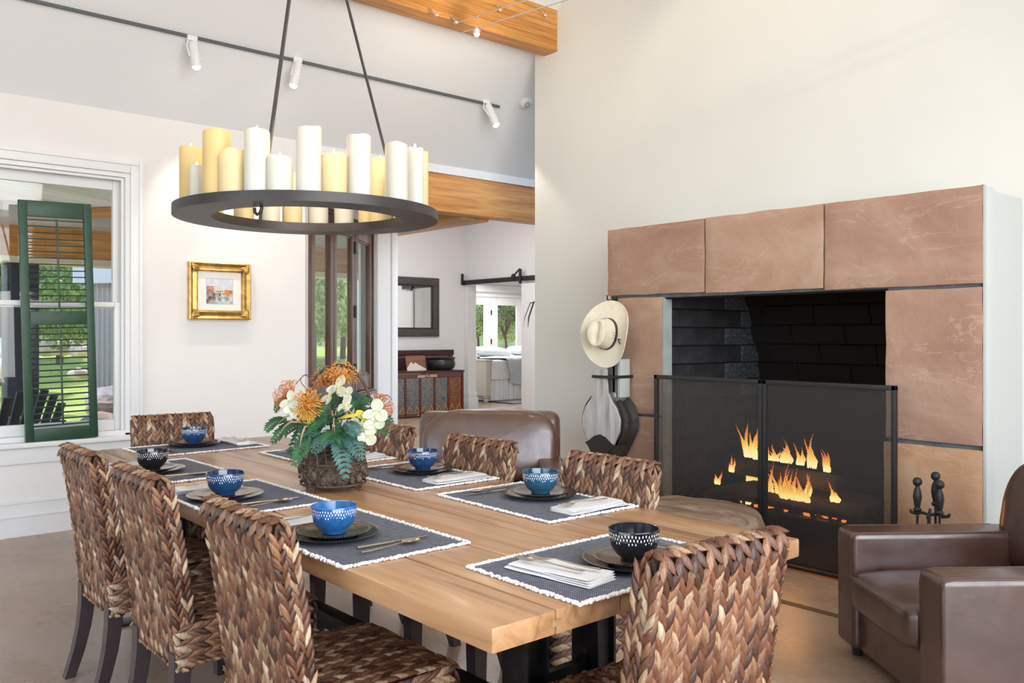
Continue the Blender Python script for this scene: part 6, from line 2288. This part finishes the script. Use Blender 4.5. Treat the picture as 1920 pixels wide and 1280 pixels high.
# corrugated shed
shd = thing('metal_shed', 'grey corrugated metal shed with a pale gable board outside the window', 'shed', (0, 0, 0))
a = on_y(166, 700, 13.6)
b = Vector((a.x + 2.4, 13.6, 0))
mb = MB()
n = 200
mb.grid(lambda u, v: (a.x + 2.4 * u, 13.6 + 0.016 * math.sin(u * 2 * math.pi * 34), 0.25 + 2.25 * v), n, 2)
mb.grid(lambda u, v: (a.x + 1.6 * u, 13.6 + 3 * u, 0.25 + 2.25 * v), 3, 2)
mb.build('corrugated_wall', plain('galvanized_sheet', (0.40, 0.38, 0.38), 0.5, 0.3), shd, smooth=180)
z_ = on_y(170, 497, 13.45).z
MB().prism([(a.x - 0.25, z_ - 0.28), (a.x + 2.6, z_ - 0.10), (a.x + 2.6, z_ + 0.35), (a.x - 0.25, z_ + 0.1)], -13.45, -13.40, M=Matrix.Rotation(math.pi / 2, 4, 'X')).build('gable_board', plain('pale_gable', (0.62, 0.62, 0.64), 0.7), shd)

# boulders
def boulder(p, rx, ry, rz_, seed, mat, label):
    mb = MB()
    mb.ball(rx, ry, rz_, 14, 10)
    mb.v = [tuple(Vector(v) * (1 + 0.35 * noise.noise(Vector(v) * (1.6 / max(rx, 0.2)) + Vector((seed, 0, 0))))) for v in mb.v]
    o = mb.build('boulder', mat, None, p, (0, 0, seed), smooth=25)
    tag(o, label, 'rock', 'garden rocks outside the window')


rk = plain('sandstone_rock', (0.62, 0.48, 0.39), 0.9, var=0.35, vscale=4, bscale=9, bstr=0.7, bdist=0.03)
rk2 = plain('brown_rock', (0.22, 0.16, 0.13), 0.9, var=0.4, vscale=4, bscale=9, bstr=0.7, bdist=0.03)
r = random.Random(9)
for k, (px, py, d, s_, m, lab) in enumerate(((196, 792, 10.9, 0.22, rk2, 'dark brown rock lowest at the right of the window'), (212, 770, 11.3, 0.26, rk2, 'dark brown rock above the lowest one at the right of the window'), (188, 764, 11.6, 0.20, rk, 'tan rock close behind the right stile of the shutter'), (205, 745, 12.2, 0.3, rk, 'tan rock under the corrugated shed'),
                                             (92, 652, 19.0, 0.26, rk, 'pale rock left in the stone bank seen through the louvers'), (118, 650, 19.5, 0.3, rk, 'pale rock in the middle of the stone bank seen through the louvers'), (145, 655, 19.0, 0.24, rk, 'pale rock right in the stone bank seen through the louvers'), (8, 690, 15.5, 0.3, rk, 'pale rock above the black chair at the left edge'), (148, 700, 14.5, 0.16, rk, 'tan rock on the grass seen through the lower louvers'), (-8, 660, 18, 0.4, rk, 'pale rock farther back at the left edge'))):
    p = pix(px, py, d)
    boulder(p, s_ * r.uniform(1, 1.4), s_, s_ * r.uniform(0.55, 0.8), k * 1.3, m, lab)

mb = MB()
mb.grid(lambda u, v: (-40 + 110 * u, 46 + 12 * v, -1 + (7.5 + 2.0 * noise.noise(Vector((u * 7, 0, 0)))) * math.sin(v * 1.5)), 60, 12)
tag(mb.build('hill', grass_mat('hillside_green', (0.14, 0.20, 0.07), (0.24, 0.30, 0.11), (0.36, 0.39, 0.17)), smooth=180), 'green wooded hillside far beyond the garden', 'hill', kind='structure')

# trees
leaf_ms = [plain('bright_leaf', (0.30, 0.38, 0.11), 0.6, var=0.4, vscale=3), plain('darker_leaf', (0.15, 0.22, 0.06), 0.6, var=0.4, vscale=3)]  # a brighter and a darker leaf green for separate trees


def tree_meshes(seed, n=15000, blobs=12):
    r = random.Random(seed)
    mb = MB()
    cs = [(Vector((r.uniform(-0.7, 0.7), r.uniform(-0.7, 0.7), r.uniform(-0.55, 0.6))), r.uniform(0.35, 0.6)) for _ in range(blobs)]
    for k in range(n):
        c, R = cs[k % blobs]
        d = Vector((r.gauss(0, 1), r.gauss(0, 1), r.gauss(0, 1))).normalized() * R * r.uniform(0.55, 1.05) ** 0.6
        p = c + d
        nrm = (d.normalized() + Vector((r.uniform(-0.8, 0.8), r.uniform(-0.8, 0.8), r.uniform(-0.3, 0.9)))).normalized()
        t = nrm.orthogonal().normalized()
        t = (Matrix.Rotation(r.uniform(0, 6.28), 3, nrm) @ t)
        s = nrm.cross(t)
        L = r.uniform(0.026, 0.05)
        mb.add([p - t * L, p + s * L * 0.45, p + t * L, p - s * L * 0.45], [(0, 1, 2, 3)])
    return mb


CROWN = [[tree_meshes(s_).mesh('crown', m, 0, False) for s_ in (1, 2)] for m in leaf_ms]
bark = plain('tree_bark', (0.09, 0.06, 0.045), 0.9, bscale=12, bstr=0.6)
TRK = MB().tube([(0, 0, 0), (0.03, 0.01, 0.4), (-0.02, 0.02, 0.75), (0.03, 0, 1.15)], [0.045, 0.036, 0.03, 0.02], 10).tube([(-0.01, 0.02, 0.7), (-0.2, 0.05, 1.0), (-0.35, 0.1, 1.35)], [0.04, 0.03, 0.015], 8).tube([(0, 0.02, 0.8), (0.18, -0.05, 1.1), (0.32, -0.1, 1.4)], [0.035, 0.028, 0.015], 8).mesh('trunk', bark)


def tree(px, d, w, h, base_z, kind, label, grp, clear=0.3):
    p = pix(px, 640, d)
    t = thing('tree', label, 'tree', (p.x, p.y, base_z), px * 0.37, grp)
    inst('trunk', TRK, t, None, None, (h * 0.36, h * 0.36, h * 0.62))
    c = inst('crown', CROWN[kind][int(px) % 2], t, (0, 0, h * (clear + (1 - clear) / 2)), None, (w / 2, w / 2, h * (1 - clear) / 2))
    c['kind'] = 'stuff'


g1 = 'trees in the garden outside the window'
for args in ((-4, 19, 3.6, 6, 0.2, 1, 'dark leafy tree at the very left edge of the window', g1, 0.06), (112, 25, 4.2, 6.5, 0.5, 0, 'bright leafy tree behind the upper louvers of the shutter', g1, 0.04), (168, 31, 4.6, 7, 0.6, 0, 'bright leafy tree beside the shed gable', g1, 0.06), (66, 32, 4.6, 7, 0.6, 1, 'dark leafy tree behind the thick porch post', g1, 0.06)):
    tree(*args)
g2 = 'trees outside the bedroom doors'
for args in ((949, 24.0, 1.9, 2.75, 0.0, 1, 'small tree with a bare trunk behind the right bedroom pane', g2, 0.38), (896, 27.5, 2.4, 3.0, 0.0, 0, 'leafy tree behind the left bedroom pane', g2, 0.3)):
    tree(*args)
g3 = 'trees beyond the folding window'
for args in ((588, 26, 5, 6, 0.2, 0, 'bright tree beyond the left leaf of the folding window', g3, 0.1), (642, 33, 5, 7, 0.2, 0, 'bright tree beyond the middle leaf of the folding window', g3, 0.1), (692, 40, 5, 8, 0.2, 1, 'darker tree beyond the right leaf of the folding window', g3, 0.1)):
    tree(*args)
tag(MB().box(9.4, 16.2, -0.1, 40, 44, -0.02).build('garden_ground', plain('pale_gravel_ground', (0.52, 0.42, 0.33), 0.95, var=0.2, vscale=3)), 'pale sandy ground outside the bedroom doors', 'ground', kind='structure')

# black slatted garden chair on the porch
ad = thing('garden_chair', 'black slatted wooden garden chair on the porch at the left edge of the window', 'chair', pix(-12, 800, 7.7) * 1.0)
ad.location.z = -0.02
ad.rotation_euler = (0, 0, math.radians(200))
blk = plain('black_painted_wood', (0.014, 0.014, 0.016), 0.5)
for k in range(7):
    x = (k - 3) * 0.085
    h = 0.72 - 0.035 * (k - 3) ** 2 * 0.5
    M = Matrix.Translation((x, 0.30, 0.22)) @ Matrix.Rotation(math.radians(-24), 4, 'X') @ Matrix.Rotation(math.radians((k - 3) * 1.6), 4, 'Y')
    MB().box(-0.037, -0.01, 0, 0.037, 0.01, h, 0.004, M=M).build('back_slat', blk, ad)
for k in range(6):
    y = -0.25 + k * 0.095
    MB().box(-0.27, y - 0.04, 0.36 - k * 0.028, 0.27, y + 0.04, 0.38 - k * 0.028, 0.004).build('seat_slat', blk, ad)
for s_ in (-1, 1):
    MB().box(s_ * 0.36 - 0.06, -0.34, 0.54, s_ * 0.36 + 0.06, 0.42, 0.565, 0.01).build('arm', blk, ad)
    MB().box(s_ * 0.31 - 0.02, -0.30, 0, s_ * 0.31 + 0.02, -0.21, 0.54, 0.004).build('leg', blk, ad)
    MB().prism([(-0.30, 0.30), (-0.30, 0.39), (0.62, 0.09), (0.62, 0.0), (0.5, 0.0)], s_ * 0.28 - 0.015, s_ * 0.28 + 0.015, M=PM @ Matrix.Identity(4)).build('side_rail', blk, ad)
